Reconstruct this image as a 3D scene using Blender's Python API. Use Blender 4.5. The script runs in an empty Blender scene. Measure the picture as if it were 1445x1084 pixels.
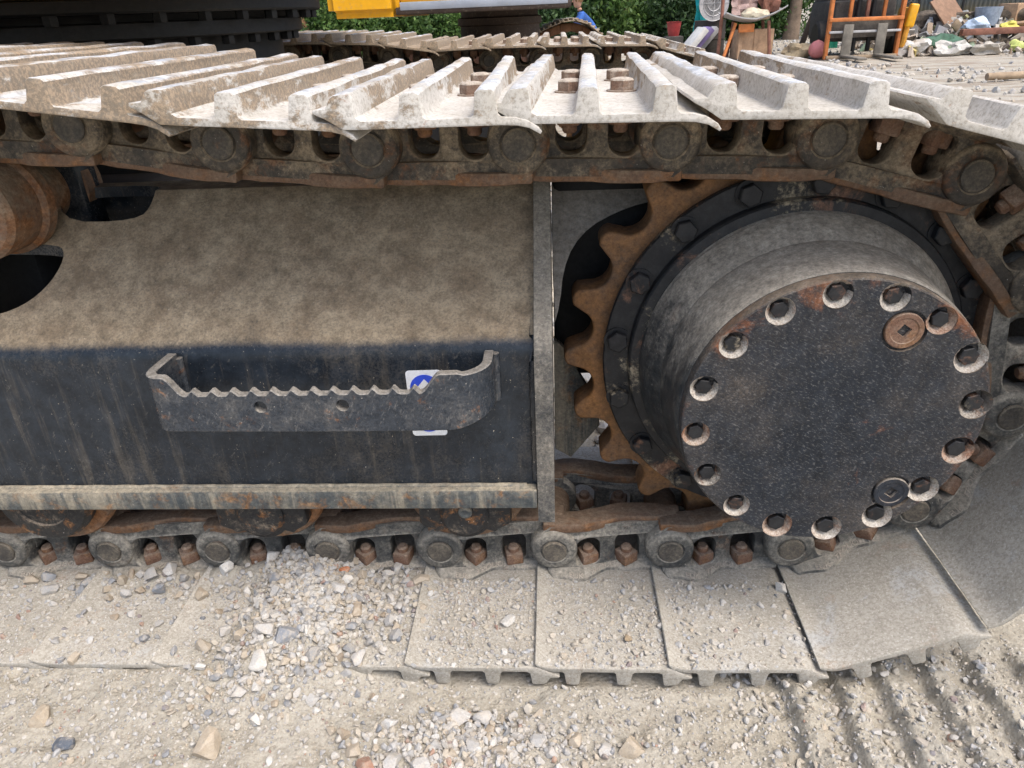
import bpy, bmesh, math, random
import numpy as np
from mathutils import Vector, Matrix, Euler, noise as mnoise
random.seed(7); rng = np.random.default_rng(7)
PI = math.pi
sc = bpy.context.scene
COL = sc.collection

# ------------------------------------------------------------------ camera, sky, sun, exposure
CAM = Vector((0.766, -1.0493, 0.894)); YAW, PIT, ROL, FPX = 0.0669, 0.4711, -0.0441, 1028.5
F = Vector((-math.sin(YAW) * math.cos(PIT), math.cos(YAW) * math.cos(PIT), -math.sin(PIT)))
R = Vector((math.cos(YAW), math.sin(YAW), 0)); U = R.cross(F)
R2 = math.cos(ROL) * R + math.sin(ROL) * U; U2 = -math.sin(ROL) * R + math.cos(ROL) * U
cd = bpy.data.cameras.new('camera'); cam = bpy.data.objects.new('camera', cd); COL.objects.link(cam)
cd.sensor_width = 36; cd.sensor_fit = 'HORIZONTAL'; cd.lens = FPX / 1445 * 36; cd.clip_start = 0.02; cd.clip_end = 2000
m = Matrix.Identity(4)
for i in range(3):
    m[i][0] = R2[i]; m[i][1] = U2[i]; m[i][2] = -F[i]; m[i][3] = CAM[i]
cam.matrix_world = m
sc.camera = cam

SUN_EL, SUN_AZ = math.radians(60), math.radians(132)      # azimuth clockwise from +Y: behind the camera, to the right
w = bpy.data.worlds.new('World'); sc.world = w; w.use_nodes = True
nt = w.node_tree; bg = nt.nodes['Background']
sky = nt.nodes.new('ShaderNodeTexSky'); sky.sky_type = 'NISHITA'; sky.sun_disc = False
sky.sun_elevation = SUN_EL; sky.sun_rotation = SUN_AZ; sky.air_density = 1.0; sky.dust_density = 4.0; sky.ozone_density = 0.6
nt.links.new(sky.outputs[0], bg.inputs[0]); bg.inputs[1].default_value = 0.135
sd = bpy.data.lights.new('sun', 'SUN'); so = bpy.data.objects.new('sun', sd); COL.objects.link(so)
sd.energy = 1.3; sd.angle = math.radians(38); sd.color = (1.0, 0.96, 0.91)
sv = Vector((math.sin(SUN_AZ) * math.cos(SUN_EL), math.cos(SUN_AZ) * math.cos(SUN_EL), math.sin(SUN_EL)))
so.rotation_euler = sv.to_track_quat('Z', 'Y').to_euler()
vs = sc.view_settings; vs.view_transform = 'Standard'; vs.look = 'None'; vs.gamma = 1; vs.exposure = 1.03

# ------------------------------------------------------------------ materials
class NT:
    def __init__(s, name):
        s.m = bpy.data.materials.new(name); s.m.use_nodes = True
        s.t = s.m.node_tree; s.b = s.t.nodes['Principled BSDF']; s.geo = s.t.nodes.new('ShaderNodeNewGeometry')
        s.pos = s.geo.outputs['Position']
    def n(s, typ, **k):
        o = s.t.nodes.new(typ)
        for a, b in k.items(): setattr(o, a, b)
        return o
    def put(s, sock, v):
        if isinstance(v, bpy.types.NodeSocket): s.t.links.new(v, sock)
        elif isinstance(v, tuple) and len(v) == 3 and sock.type == 'RGBA': sock.default_value = (*v, 1)
        else: sock.default_value = v
    def noise(s, scale, detail=6, rough=.6, vec=None, dist=0, stretch=None):
        v = vec or s.pos
        if stretch:
            mp = s.n('ShaderNodeMapping'); s.put(mp.inputs['Vector'], v); mp.inputs['Scale'].default_value = stretch; v = mp.outputs[0]
        o = s.n('ShaderNodeTexNoise'); s.put(o.inputs['Vector'], v); o.inputs['Scale'].default_value = scale
        o.inputs['Detail'].default_value = detail; o.inputs['Roughness'].default_value = rough; o.inputs['Distortion'].default_value = dist
        return o.outputs['Fac']
    def vor(s, scale, feat='F1', vec=None, out='Distance'):
        o = s.n('ShaderNodeTexVoronoi', feature=feat); s.put(o.inputs['Vector'], vec or s.pos); o.inputs['Scale'].default_value = scale
        return o.outputs[out]
    def math(s, op, a, b=0.0, c=None, clamp=False):
        o = s.n('ShaderNodeMath', operation=op); o.use_clamp = clamp; s.put(o.inputs[0], a); s.put(o.inputs[1], b)
        if c is not None: s.put(o.inputs[2], c)
        return o.outputs[0]
    def rng(s, v, a, b, c=0., d=1., smooth=True):
        o = s.n('ShaderNodeMapRange'); o.interpolation_type = 'SMOOTHSTEP' if smooth else 'LINEAR'
        s.put(o.inputs[0], v)
        for i, x in enumerate((a, b, c, d)): s.put(o.inputs[i + 1], x)
        return o.outputs[0]
    def mix(s, f, a, b):
        o = s.n('ShaderNodeMix', data_type='RGBA'); s.put(o.inputs[0], f); s.put(o.inputs[6], a); s.put(o.inputs[7], b)
        return o.outputs[2]
    def ramp(s, f, stops):
        o = s.n('ShaderNodeValToRGB'); s.put(o.inputs[0], f); e = o.color_ramp.elements
        while len(e) < len(stops): e.new(.5)
        for el, (p, c) in zip(e, stops): el.position = p; el.color = (*c, 1)
        return o.outputs[0]
    def sep(s, v):
        o = s.n('ShaderNodeSeparateXYZ'); s.put(o.inputs[0], v); return o.outputs
    def bump(s, h, strength=.3, dist=.002):
        o = s.n('ShaderNodeBump'); o.inputs['Strength'].default_value = strength; o.inputs['Distance'].default_value = dist
        s.put(o.inputs['Height'], h); s.t.links.new(o.outputs[0], s.b.inputs['Normal'])
    def out(s, col, rough=.8, metal=0., spec=None):
        s.put(s.b.inputs['Base Color'], col); s.put(s.b.inputs['Roughness'], rough); s.put(s.b.inputs['Metallic'], metal)
        if spec is not None: s.b.inputs['Specular IOR Level'].default_value = spec
        return s.m

def grime(name, paint, paint2, dust, dust2, rust, bias=0., up=.3, rustb=-.2, speck=.0, rough=.45, scale=9, streak=None, bump=.25, fine=140, bd=.0015, chip=None, dcon=.22, upr=(-.1, .9), rim=None, runs=None, scratch=None):
    """painted or bare steel under dust that settles on upward faces, with rust patches and light chips"""
    s = NT(name)
    nz = s.sep(s.geo.outputs['Normal'])[2]
    big = s.noise(scale, 8, .68); mid = s.noise(scale * 5, 6, .7); fin = s.noise(fine, 5, .75)
    base = s.mix(s.rng(mid, .3, .7), paint, paint2)
    rn = s.math('ADD', s.noise(scale * 1.6, 9, .72, dist=.4), rustb)
    if rim:
        px, py_, pz = s.sep(s.pos); rr = s.math('SQRT', s.math('ADD', s.math('POWER', s.math('SUBTRACT', px, rim[0]), 2.), s.math('POWER', s.math('SUBTRACT', pz, rim[1]), 2.)))
        rn = s.math('MULTIPLY_ADD', s.rng(rr, rim[2], rim[3]), rim[4], rn)
    rm = s.rng(rn, .46, .60)
    rust2 = tuple(c * .5 for c in rust)
    base = s.mix(rm, base, s.mix(s.rng(fin, .35, .65), rust2, rust))
    d = s.math('ADD', s.math('MULTIPLY_ADD', big, .7, s.math('MULTIPLY', fin, .3)), bias)
    d = s.math('MULTIPLY_ADD', s.rng(nz, *upr), up, d)
    if streak: d = s.math('MULTIPLY_ADD', s.math('SUBTRACT', s.noise(streak[0], 4, .6, stretch=streak[1]), .5), streak[2], d)
    dm = s.rng(d, .5 - dcon, .5 + dcon)
    dm = s.math('MULTIPLY', dm, s.rng(fin, .22, .62, .45, 1.))
    dc = s.mix(s.rng(mid, .3, .7), dust, dust2)
    col = s.mix(dm, base, dc)
    if speck > 0:
        f1 = s.noise(330, 3, .6); f2 = s.noise(70, 3, .6, dist=1.5); f3 = s.noise(900, 2, .5)
        sp = s.math('MULTIPLY', s.rng(f1, .72 - speck, .755 - speck), s.rng(f2, .50, .64))
        col = s.mix(sp, col, chip or (.5, .47, .42))
    if runs: col = s.mix(s.math('MULTIPLY', s.rng(s.noise(runs[0], 7, .7, stretch=(1, 1, .07)), runs[1], runs[1] + .14), s.rng(nz, .45, .2, 0, runs[2])), col, dust)
    if scratch:
        m0 = s.n('ShaderNodeMapping'); s.put(m0.inputs['Vector'], s.pos); m0.inputs['Rotation'].default_value = (0, scratch[1], 0)
        mp = s.n('ShaderNodeMapping'); s.put(mp.inputs['Vector'], m0.outputs[0]); q_ = scratch[3] if len(scratch) > 3 else .16; mp.inputs['Scale'].default_value = (scratch[0] * q_, scratch[0], scratch[0])
        sn = s.noise(1., 5, .72, vec=mp.outputs[0]); lo_ = scratch[4] if len(scratch) > 4 else .60; col = s.mix(s.rng(sn, lo_, lo_ + .09, 0, scratch[2]), col, chip or (.35, .33, .30))
    mot = s.rng(s.noise(scale * 13, 10, .82), .30, .70, .45, 1.5, False)
    vm = s.n('ShaderNodeVectorMath', operation='SCALE'); s.put(vm.inputs[0], col); s.put(vm.inputs['Scale'], mot); col = vm.outputs[0]
    s.bump(s.math('ADD', s.math('MULTIPLY', fin, .6), s.math('MULTIPLY', mid, 1.)), bump, bd)
    return s.out(col, s.rng(dm, 0, 1, rough, .95, False), 0., .35)

BK, BK2 = (.012, .014, .017), (.026, .029, .034)
DU, DU2 = (.34, .28, .21), (.26, .215, .165)
M = {}
M['frame'] = grime('frame_black_paint', (.014, .019, .026), (.025, .032, .041), (.40, .325, .225), (.25, .19, .125), (.20, .11, .05), bias=-.225, up=.52, rustb=-.17, speck=.05, rough=.26, scale=3.4, streak=(22, (1.5, 1.5, .5), .22), fine=280, upr=(.40, .84), dcon=.25, bump=.35, runs=(60, .53, .10), chip=(.50, .45, .36), scratch=(170, .9, .10, .3, .60))
M['plate'] = grime('end_plate_dusty', (.03, .034, .038), (.06, .063, .066), (.33, .30, .25), (.24, .215, .175), (.2, .12, .06), bias=-.02, up=.22, rustb=-.16, speck=.07, rough=.4, scale=14, fine=240, dcon=.16)
M['flange'] = grime('flange_worn_paint', (.045, .055, .062), (.085, .095, .095), (.40, .35, .26), (.28, .25, .19), (.30, .14, .05), bias=-.12, up=.30, rustb=-.05, speck=.05, rough=.5, scale=14, streak=(16, (5, 5, .5), .35), fine=170, runs=(30, .48, .5))
M['step'] = grime('step_black_paint', (.025, .031, .040), (.047, .055, .066), (.34, .32, .29), (.22, .20, .17), (.30, .13, .05), bias=-.20, up=.40, rustb=-.12, speck=.07, rough=.27, scale=22, fine=260, scratch=(220, 1.1, .22, .35, .56))
M['hub'] = grime('hub_black_paint', (.013, .017, .025), (.03, .036, .046), (.33, .29, .24), (.24, .2, .16), (.30, .12, .055), bias=-.18, up=.38, rustb=-.10, speck=.05, rough=.35, scale=9, fine=230)
M['cover'] = grime('cover_black_paint', (.010, .014, .021), (.022, .027, .035), (.25, .20, .15), (.15, .12, .09), (.32, .12, .05), bias=-.15, up=.3, rustb=-.165, speck=.05, rough=.33, scale=5, fine=280, chip=(.27, .265, .25), rim=(1.111, .424, .145, .187, .13), bump=.5, scratch=(430, -.45, .34, .42, .535), dcon=.22)
M['drum'] = grime('drum_scuffed_paint', (.022, .026, .030), (.05, .054, .056), (.42, .385, .33), (.30, .27, .225), (.22, .12, .06), bias=-.22, up=.50, rustb=-.14, speck=.06, rough=.28, scale=8, fine=200, streak=(11, (.6, 3.5, 2.5), .5), bump=.35, scratch=(90, .25, .4))
M['ring'] = grime('hub_flange_paint', (.012, .013, .015), (.025, .026, .028), (.40, .35, .25), (.25, .2, .14), (.25, .13, .08), bias=-.10, up=.02, rustb=-.08, rough=.5, scale=9, fine=120, dcon=.05)
M['sprocket'] = grime('sprocket_rust', (.20, .095, .036), (.30, .145, .052), (.14, .10, .07), (.07, .05, .038), (.34, .16, .05), bias=-.04, up=.08, rustb=-.04, rough=.55, scale=13, fine=140, streak=(30, (1, 1, 1), .35), scratch=(70, .9, .4), chip=(.09, .06, .045))
M['link'] = grime('link_steel', (.032, .030, .028), (.07, .06, .048), (.36, .295, .21), (.25, .20, .14), (.19, .085, .038), bias=-.055, up=.34, rustb=-.05, speck=.05, rough=.5, scale=12, fine=170, dcon=.11, bump=.7)
M['link_low'] = grime('link_grey_dusty', (.035, .038, .040), (.07, .072, .070), (.40, .37, .31), (.29, .265, .22), (.17, .085, .045), bias=-.06, up=.36, rustb=-.10, speck=.04, rough=.5, scale=12, fine=190, dcon=.15, bump=.6)
M['rail'] = grime('rail_worn_rust', (.11, .06, .036), (.17, .095, .055), (.28, .21, .15), (.19, .14, .10), (.30, .13, .045), bias=-.10, up=.25, rustb=-.02, rough=.42, scale=16, fine=130, streak=(40, (.25, 3, 3), .3), bump=.5, scratch=(120, .0, .4), chip=(.30, .22, .16))
M['pin'] = grime('pin_steel', (.03, .03, .03), (.065, .06, .055), (.28, .24, .18), (.2, .17, .13), (.18, .08, .04), bias=-.07, up=.3, rustb=-.14, speck=.02, rough=.5, scale=20, fine=170)
M['bolt'] = grime('bolt_rust', (.13, .075, .05), (.19, .115, .08), (.50, .45, .38), (.36, .31, .25), (.22, .11, .06), bias=-.10, up=.66, rustb=-.06, rough=.8, scale=30, fine=170)
M['nut'] = grime('nut_rust', (.13, .07, .045), (.19, .105, .07), (.36, .28, .21), (.25, .18, .13), (.26, .13, .06), bias=-.12, up=.26, rustb=-.03, rough=.85, scale=30, fine=200, bump=.6)
M['black'] = grime('turntable_black', (.008, .008, .009), (.014, .014, .014), (.07, .06, .05), (.05, .045, .04), (.1, .05, .03), bias=-.22, up=.2, rustb=-.3, rough=.6, scale=8)
M['rollercap'] = grime('roller_cap_paint', (.014, .015, .017), (.03, .03, .03), (.33, .27, .2), (.25, .2, .15), (.28, .13, .05), bias=-.12, up=.12, rustb=-.06, speck=.05, rough=.5, scale=24, fine=190, dcon=.1)

def shoe_mat(name, lower):
    s = NT(name); x, y, z = s.sep(s.pos); nz = s.sep(s.geo.outputs['Normal'])[2]
    big = s.noise(7, 8, .7); mid = s.noise(38, 7, .72); fin = s.noise(210, 5, .75)
    if lower:
        c = s.mix(s.rng(big, .32, .68), (.345, .325, .28), (.44, .415, .365))
        c = s.mix(s.rng(s.math('ADD', s.noise(9, 7, .7, dist=.6), s.rng(x, .8, 1.4, -.04, .05, False)), .54, .68, 0, .9), c, s.mix(s.rng(mid, .4, .6), (.40, .41, .41), (.50, .505, .50)))
        c = s.mix(s.rng(s.noise(15, 9, .78), .57, .68, 0, .55), c, (.33, .225, .155))
        c = s.mix(s.rng(fin, .38, .58), s.mix(.55, c, (.20, .18, .145)), c)
        c = s.mix(s.rng(mid, .52, .68, 0, .7), c, (.27, .25, .21))
        c = s.mix(s.rng(s.noise(330, 4, .7), .56, .66, 0, .8), c, (.58, .56, .51))
        mp = s.n('ShaderNodeMapping'); s.put(mp.inputs['Vector'], s.pos); mp.inputs['Rotation'].default_value = (0, 0, .5); mp.inputs['Scale'].default_value = (10, 110, 110)
        c = s.mix(s.rng(s.noise(1., 5, .7, vec=mp.outputs[0]), .62, .70, 0, .4), c, (.55, .54, .52))
    else:
        st = s.noise(26, 8, .74, stretch=(1, .5, 1.4))
        c = s.mix(s.rng(big, .30, .66), (.43, .405, .355), (.57, .55, .51))
        mud_shade = s.math('ADD', s.rng(x, .80, .10, -.13, .15, False), s.rng(y, -.3, .35, -.04, .18, False))  # browner to left and back: mud, with overhead shade put into the colour
        side = s.rng(nz, .8, .2)  # rib flanks darkened: mud plus shading between the ribs painted in
        c = s.mix(s.rng(s.math('ADD', s.math('ADD', st, mud_shade), s.math('MULTIPLY', side, .15)), .55, .64, 0, .88), c, s.mix(s.rng(fin, .38, .62), (.12, .082, .048), (.32, .235, .15)))
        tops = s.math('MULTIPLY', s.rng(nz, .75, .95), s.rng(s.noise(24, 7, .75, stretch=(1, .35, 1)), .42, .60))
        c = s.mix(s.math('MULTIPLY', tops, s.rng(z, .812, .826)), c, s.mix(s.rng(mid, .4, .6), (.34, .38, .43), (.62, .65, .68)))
        c = s.mix(s.rng(s.noise(13, 8, .76, dist=.5), .60, .68, 0, .7), c, s.mix(s.rng(fin, .4, .6), (.16, .165, .165), (.33, .335, .33)))
        c = s.mix(s.rng(s.noise(21, 8, .75), .64, .69, 0, .7), c, (.32, .15, .08))
        c = s.mix(s.rng(fin, .34, .56), s.mix(.6, c, (.22, .195, .155)), c)
        c = s.mix(s.rng(s.noise(70, 9, .8), .52, .66, 0, .6), c, (.30, .265, .21))
    s.bump(s.math('ADD', s.math('MULTIPLY', fin, .7), mid), .45, .002)
    return s.out(c, .82 if not lower else .92, 0., .3)
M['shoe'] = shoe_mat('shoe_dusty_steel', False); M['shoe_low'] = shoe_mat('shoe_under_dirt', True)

def ground_mat():
    s = NT('yard_dirt')
    big = s.noise(3.2, 8, .65); mid = s.noise(22, 8, .7); fin = s.noise(190, 6, .75); peb = s.vor(120)
    c = s.mix(s.rng(big, .3, .7), (.42, .385, .315), (.44, .415, .36))
    c = s.mix(s.rng(mid, .50, .68, 0, .7), c, (.31, .275, .215))
    c = s.mix(s.rng(fin, .35, .62), s.mix(.5, c, (.20, .18, .145)), c)
    r = s.sep(s.vor(120, out='Color'))[1]
    c = s.mix(s.math('MULTIPLY', s.rng(r, .84, .9), s.rng(peb, .42, .3, 0, .7)), c, (.60, .57, .53))
    c = s.mix(s.math('MULTIPLY', s.rng(s.sep(s.pos)[1], 1.5, 4.0, 0, .75), s.rng(s.noise(1.7, 9, .75, stretch=(.6, 2.2, 1)), .46, .58)), c, (.22, .17, .125))
    s.bump(s.math('ADD', s.math('ADD', fin, s.math('MULTIPLY', mid, 1.3)), s.math('MULTIPLY', s.rng(peb, .5, .1), .5)), .7, .004)
    return s.out(c, .95, 0., .2)
M['ground'] = ground_mat()
def stone_mat(name, stops, per='Random Per Island'):
    s = NT(name)
    if per == 'obj': r = s.n('ShaderNodeObjectInfo').outputs['Random']
    else: r = s.geo.outputs[per]
    mid = s.noise(90, 7, .7); fin = s.noise(420, 4, .7)
    c = s.ramp(r, stops)
    c = s.mix(s.rng(mid, .42, .66, 0, .55), c, (.50, .44, .355))
    c = s.mix(s.rng(s.noise(60, 6, .7, dist=1.), .62, .68, 0, .6), c, (.66, .64, .60))
    c = s.mix(s.rng(fin, .36, .56), s.mix(.3, c, (.22, .2, .18)), c)
    s.bump(s.math('ADD', s.math('MULTIPLY', fin, .5), mid), .5, .0015)
    return s.out(c, .9, 0., .25)
ST = [(0, (.40, .36, .29)), (.2, (.46, .44, .40)), (.4, (.36, .36, .36)), (.55, (.54, .53, .50)), (.7, (.28, .30, .33)), (.8, (.42, .36, .28)), (.9, (.46, .44, .40)), (.97, (.17, .19, .22)), (1., (.36, .22, .16))]
M['gravel'] = stone_mat('gravel_mixed', ST); SC = {}
for nm_, c_ in (('pale grey', (.46, .45, .43)), ('tan', (.42, .36, .28)), ('mid grey', (.33, .33, .325)), ('off white', (.58, .57, .54)), ('blue grey', (.25, .265, .285)), ('brownish', (.32, .26, .19))):
    SC[nm_] = stone_mat(nm_.replace(' ', '_') + '_stone', [(0, tuple(q * .88 for q in c_)), (1, c_)], 'obj')
def plain(name, c, rough=.7, var=.25, scale=12, metal=0., bump=.2, bd=.003):
    s = NT(name); a = s.noise(scale, 7, .7); b = s.noise(scale * 9, 4, .7)
    col = s.mix(s.rng(a, .3, .7), tuple(x * (1 - var) for x in c), tuple(min(1, x * (1 + var)) for x in c))
    col = s.mix(s.rng(b, .55, .7, 0, .35), col, (.3, .26, .2))
    s.bump(b, bump, bd); return s.out(col, rough, metal, .35)

# ------------------------------------------------------------------ mesh helpers
def obj(name, me, mat=None, parent=None, loc=None, rot=None):
    o = bpy.data.objects.new(name, me); COL.objects.link(o)
    if mat is not None and me is not None and not len(me.materials):
        for x in (mat if isinstance(mat, (list, tuple)) else [mat]): me.materials.append(x)
    if parent: o.parent = parent
    if loc is not None: o.location = loc
    if rot is not None: o.rotation_euler = rot
    return o
def tag(o, label=None, cat=None, group=None, kind=None):
    if label: o['label'] = label
    if cat: o['category'] = cat
    if group: o['group'] = group
    if kind: o['kind'] = kind
    return o
def empty(name, loc=(0, 0, 0), rz=0):
    o = bpy.data.objects.new(name, None); COL.objects.link(o); o.location = loc; o.rotation_euler = (0, 0, rz); o.empty_display_size = .1
    return o
def from_bm(bm, smooth=None):
    me = bpy.data.meshes.new('m'); bm.to_mesh(me); bm.free()
    if smooth is not None: shade(me, smooth)
    return me
def shade(me, ang=35):
    if ang <= 0: return me
    me.polygons.foreach_set('use_smooth', [True] * len(me.polygons))
    if ang < 180:
        bm = bmesh.new(); bm.from_mesh(me); a = math.radians(ang)
        for e in bm.edges:
            if len(e.link_faces) == 2 and e.calc_face_angle(0) > a: e.smooth = False
        bm.to_mesh(me); bm.free()
    return me
def pydata(v, f, smooth=0):
    me = bpy.data.meshes.new('m'); me.from_pydata([tuple(x) for x in v], [], f); me.update()
    bm = bmesh.new(); bm.from_mesh(me); bmesh.ops.recalc_face_normals(bm, faces=bm.faces); bm.to_mesh(me); bm.free()
    return shade(me, smooth) if smooth else me
def box_bm(bm, c, d, rot=None):
    r = bmesh.ops.create_cube(bm, size=1); vs = r['verts']
    bmesh.ops.scale(bm, vec=d, verts=vs)
    if rot is not None: bmesh.ops.rotate(bm, cent=(0, 0, 0), matrix=Euler(rot).to_matrix(), verts=vs)
    bmesh.ops.translate(bm, vec=c, verts=vs); return vs
def box(c, d, bev=.0, rot=None, seg=2):
    bm = bmesh.new(); box_bm(bm, (0, 0, 0), d)
    if bev: bmesh.ops.bevel(bm, geom=bm.edges[:], offset=bev, segments=seg, affect='EDGES', profile=.5)
    if rot is not None: bmesh.ops.rotate(bm, cent=(0, 0, 0), matrix=Euler(rot).to_matrix(), verts=bm.verts)
    bmesh.ops.translate(bm, vec=c, verts=bm.verts)
    return from_bm(bm, 40)
def curve2d(loops, half, bevel=.0, res=2):
    """flat outline with holes, extruded: x -> X, y -> Z, depth -> -Y"""
    cu = bpy.data.curves.new('c', 'CURVE'); cu.dimensions = '2D'; cu.fill_mode = 'BOTH'; cu.extrude = max(half - bevel, 0); cu.bevel_depth = bevel; cu.bevel_resolution = res; cu.offset = -bevel
    for L in loops:
        sp = cu.splines.new('POLY'); sp.points.add(len(L) - 1); sp.use_cyclic_u = True
        for p, q in zip(sp.points, L): p.co = (q[0], q[1], 0, 1)
    o = bpy.data.objects.new('c', cu); COL.objects.link(o)
    dg = bpy.context.evaluated_depsgraph_get(); me = bpy.data.meshes.new_from_object(o.evaluated_get(dg))
    bpy.data.objects.remove(o); bpy.data.curves.remove(cu)
    me.transform(Matrix.Rotation(PI / 2, 4, 'X')); me.materials.clear()
    bm = bmesh.new(); bm.from_mesh(me); bmesh.ops.remove_doubles(bm, verts=bm.verts, dist=1e-5); bmesh.ops.recalc_face_normals(bm, faces=bm.faces); bm.to_mesh(me); bm.free()
    return me
def lathe(prof, n=48, axis='Y', c=(0, 0, 0), smooth=35):
    """prof: (r, t) along the axis"""
    v, f = [], []
    for r, t in prof:
        for k in range(n):
            a = 2 * PI * k / n; p = (r * math.cos(a), t, r * math.sin(a)) if axis == 'Y' else (r * math.cos(a), r * math.sin(a), t) if axis == 'Z' else (t, r * math.cos(a), r * math.sin(a))
            v.append((p[0] + c[0], p[1] + c[1], p[2] + c[2]))
    for i in range(len(prof) - 1):
        for k in range(n): f.append((i * n + k, i * n + (k + 1) % n, (i + 1) * n + (k + 1) % n, (i + 1) * n + k))
    if prof[0][0] > 0: f.append(tuple(range(n)))
    if prof[-1][0] > 0: f.append(tuple(range((len(prof) - 1) * n, len(prof) * n)))
    me = pydata(v, f)
    bm = bmesh.new(); bm.from_mesh(me); bmesh.ops.remove_doubles(bm, verts=bm.verts, dist=1e-6); bmesh.ops.recalc_face_normals(bm, faces=bm.faces); bm.to_mesh(me); bm.free()
    return shade(me, smooth)
def join(*ms, smooth=None, mats=None):
    bm = bmesh.new()
    for i, x in enumerate(ms):
        n0 = len(bm.faces); bm.from_mesh(x); bm.faces.ensure_lookup_table()
        if mats:
            for q in bm.faces[n0:]: q.material_index = mats[i]
    return from_bm(bm, smooth)
def tube(pts, rad, n=8, smooth=60):
    pts = [Vector(p) for p in pts]; rad = rad if isinstance(rad, (list, tuple)) else [rad] * len(pts)
    v, f = [], []
    for i, p in enumerate(pts):
        d = (pts[min(i + 1, len(pts) - 1)] - pts[max(i - 1, 0)]).normalized()
        a = d.orthogonal().normalized() if abs(d.z) > .9 else Vector((0, 0, 1)).cross(d).normalized(); b = d.cross(a)
        for k in range(n):
            t = 2 * PI * k / n; v.append(p + (a * math.cos(t) + b * math.sin(t)) * rad[i])
    for i in range(len(pts) - 1):
        for k in range(n): f.append((i * n + k, i * n + (k + 1) % n, (i + 1) * n + (k + 1) % n, (i + 1) * n + k))
    f += [tuple(range(n)), tuple(range((len(pts) - 1) * n, len(pts) * n))]
    return pydata(v, f, smooth)
def boolean(me, cutters, op='DIFFERENCE', smooth=35):
    o = obj('t', me)
    cs = []
    for c in cutters:
        q = obj('t', c); cs.append(q); md = o.modifiers.new('b', 'BOOLEAN'); md.operation = op; md.object = q; md.solver = 'EXACT'
    dg = bpy.context.evaluated_depsgraph_get(); r = bpy.data.meshes.new_from_object(o.evaluated_get(dg))
    for q in cs: bpy.data.objects.remove(q)
    bpy.data.objects.remove(o); r.materials.clear()
    return shade(r, smooth)
def hexprism(r, h, n=6, c=(0, 0, 0), dome=.0, axis='Z'):
    return lathe([(0, 0), (r, 0), (r, h * .88), (r * .93, h), (r * .5, h + dome), (0, h + dome)] if axis == 'Z' else [(0, 0), (r, 0), (r, -h * .88), (r * .9, -h), (0, -h - dome)], n, axis, c, smooth=25)
def text_mesh(s, size, ext):
    cu = bpy.data.curves.new('t', 'FONT'); cu.body = s; cu.size = size; cu.extrude = ext; cu.align_x = 'LEFT'; cu.offset = size * .012
    o = bpy.data.objects.new('t', cu); COL.objects.link(o); dg = bpy.context.evaluated_depsgraph_get()
    me = bpy.data.meshes.new_from_object(o.evaluated_get(dg)); bpy.data.objects.remove(o); me.materials.clear(); return me

# ------------------------------------------------------------------ ground
def vnoise(x, y, seed):
    g = np.random.default_rng(seed).random((256, 256)); xi = np.floor(x).astype(int); yi = np.floor(y).astype(int)
    fx = x - xi; fy = y - yi; fx = fx * fx * (3 - 2 * fx); fy = fy * fy * (3 - 2 * fy); xi &= 255; yi &= 255; x1 = (xi + 1) & 255; y1 = (yi + 1) & 255
    return (g[xi, yi] * (1 - fx) + g[x1, yi] * fx) * (1 - fy) + (g[xi, y1] * (1 - fx) + g[x1, y1] * fx) * fy
def fbm(x, y, f, oct=4, seed=1, gain=.5):
    r = 0; a = 1; t = 0
    for k in range(oct): r = r + a * (vnoise(x * f + 31.7 * k, y * f + 11.3 * k, seed + k) - .5); t += a; a *= gain; f *= 2.07
    return r / t * 2
sst = lambda x, a, b: (lambda t: t * t * (3 - 2 * t))(np.clip((x - a) / (b - a), 0, 1))
def ground_h(x, y):
    x = np.asarray(x, float); y = np.asarray(y, float)
    near = sst(-y, -.10, .02) * sst(x, -1.6, -.9) * (1 - sst(x, 1.9, 2.8))
    left = 1 - sst(x, .25, .72)
    b = .013 + .028 * left + .009 * fbm(x, y, 9, 4, 3) + .006 * fbm(x, y, 45, 3, 9)
    # under the shoes the sheet stays below the plates, except where dirt has run over them on the left
    on = sst(y, -.315, -.285)
    drift = .0385 + .013 * fbm(x, y, 14, 4, 21) + .004 * left
    b = b * (1 - on) + on * np.where(x < .60, drift * left + .01 * (1 - left), .008)
    pile = .052 * np.exp(-((x - .385) / .105) ** 2 - ((y + .19) / .115) ** 2) + .03 * np.exp(-((x - .33) / .07) ** 2 - ((y + .08) / .05) ** 2) + .014 * np.exp(-((x - .34) / .09) ** 2 - ((y + .33) / .05) ** 2)
    lrow = .02 * np.exp(-((x - .13) / .16) ** 2 - ((y + .105) / .035) ** 2)
    z2 = .013 * np.exp(-((x - .64) / .12) ** 2 - ((y + .405) / .05) ** 2)
    fur = sst(x, 1.0, 1.12) * (1 - sst(y, -.27, -.2))
    wob = x + .012 * fbm(x, y, 7, 3, 33) + .03 * (y + .3)
    ridge = np.abs(((wob / .069) % 1) - .5) * 2
    b = b + fur * (.020 * (sst(ridge, .28, .72) - .55) + .006 + .009 * fbm(x, y, 30, 5, 14, .6))
    b = b + (pile + lrow + z2) * (1 + .22 * fbm(x, y, 24, 3, 5))
    far = -.005 + .03 * fbm(x, y, 1.3, 5, 40) + .02 * fbm(x, y, 7, 4, 50) * (1 - sst(np.hypot(x, y), 14, 40))
    return b * near + far * (1 - near)
def axis_pts(lo, hi, st, far):
    c = list(np.arange(lo, hi + st / 2, st)); s = st; a = []; p = hi
    while p < far: s *= 1.16; p += s; a.append(p)
    b = []; s = st; p = lo
    while p > -far: s *= 1.16; p -= s; b.append(p)
    return np.array(b[::-1] + c + a)
gx = axis_pts(-.22, 1.50, .0034, 400); gy = axis_pts(-.52, -.08, .0034, 400)
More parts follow.
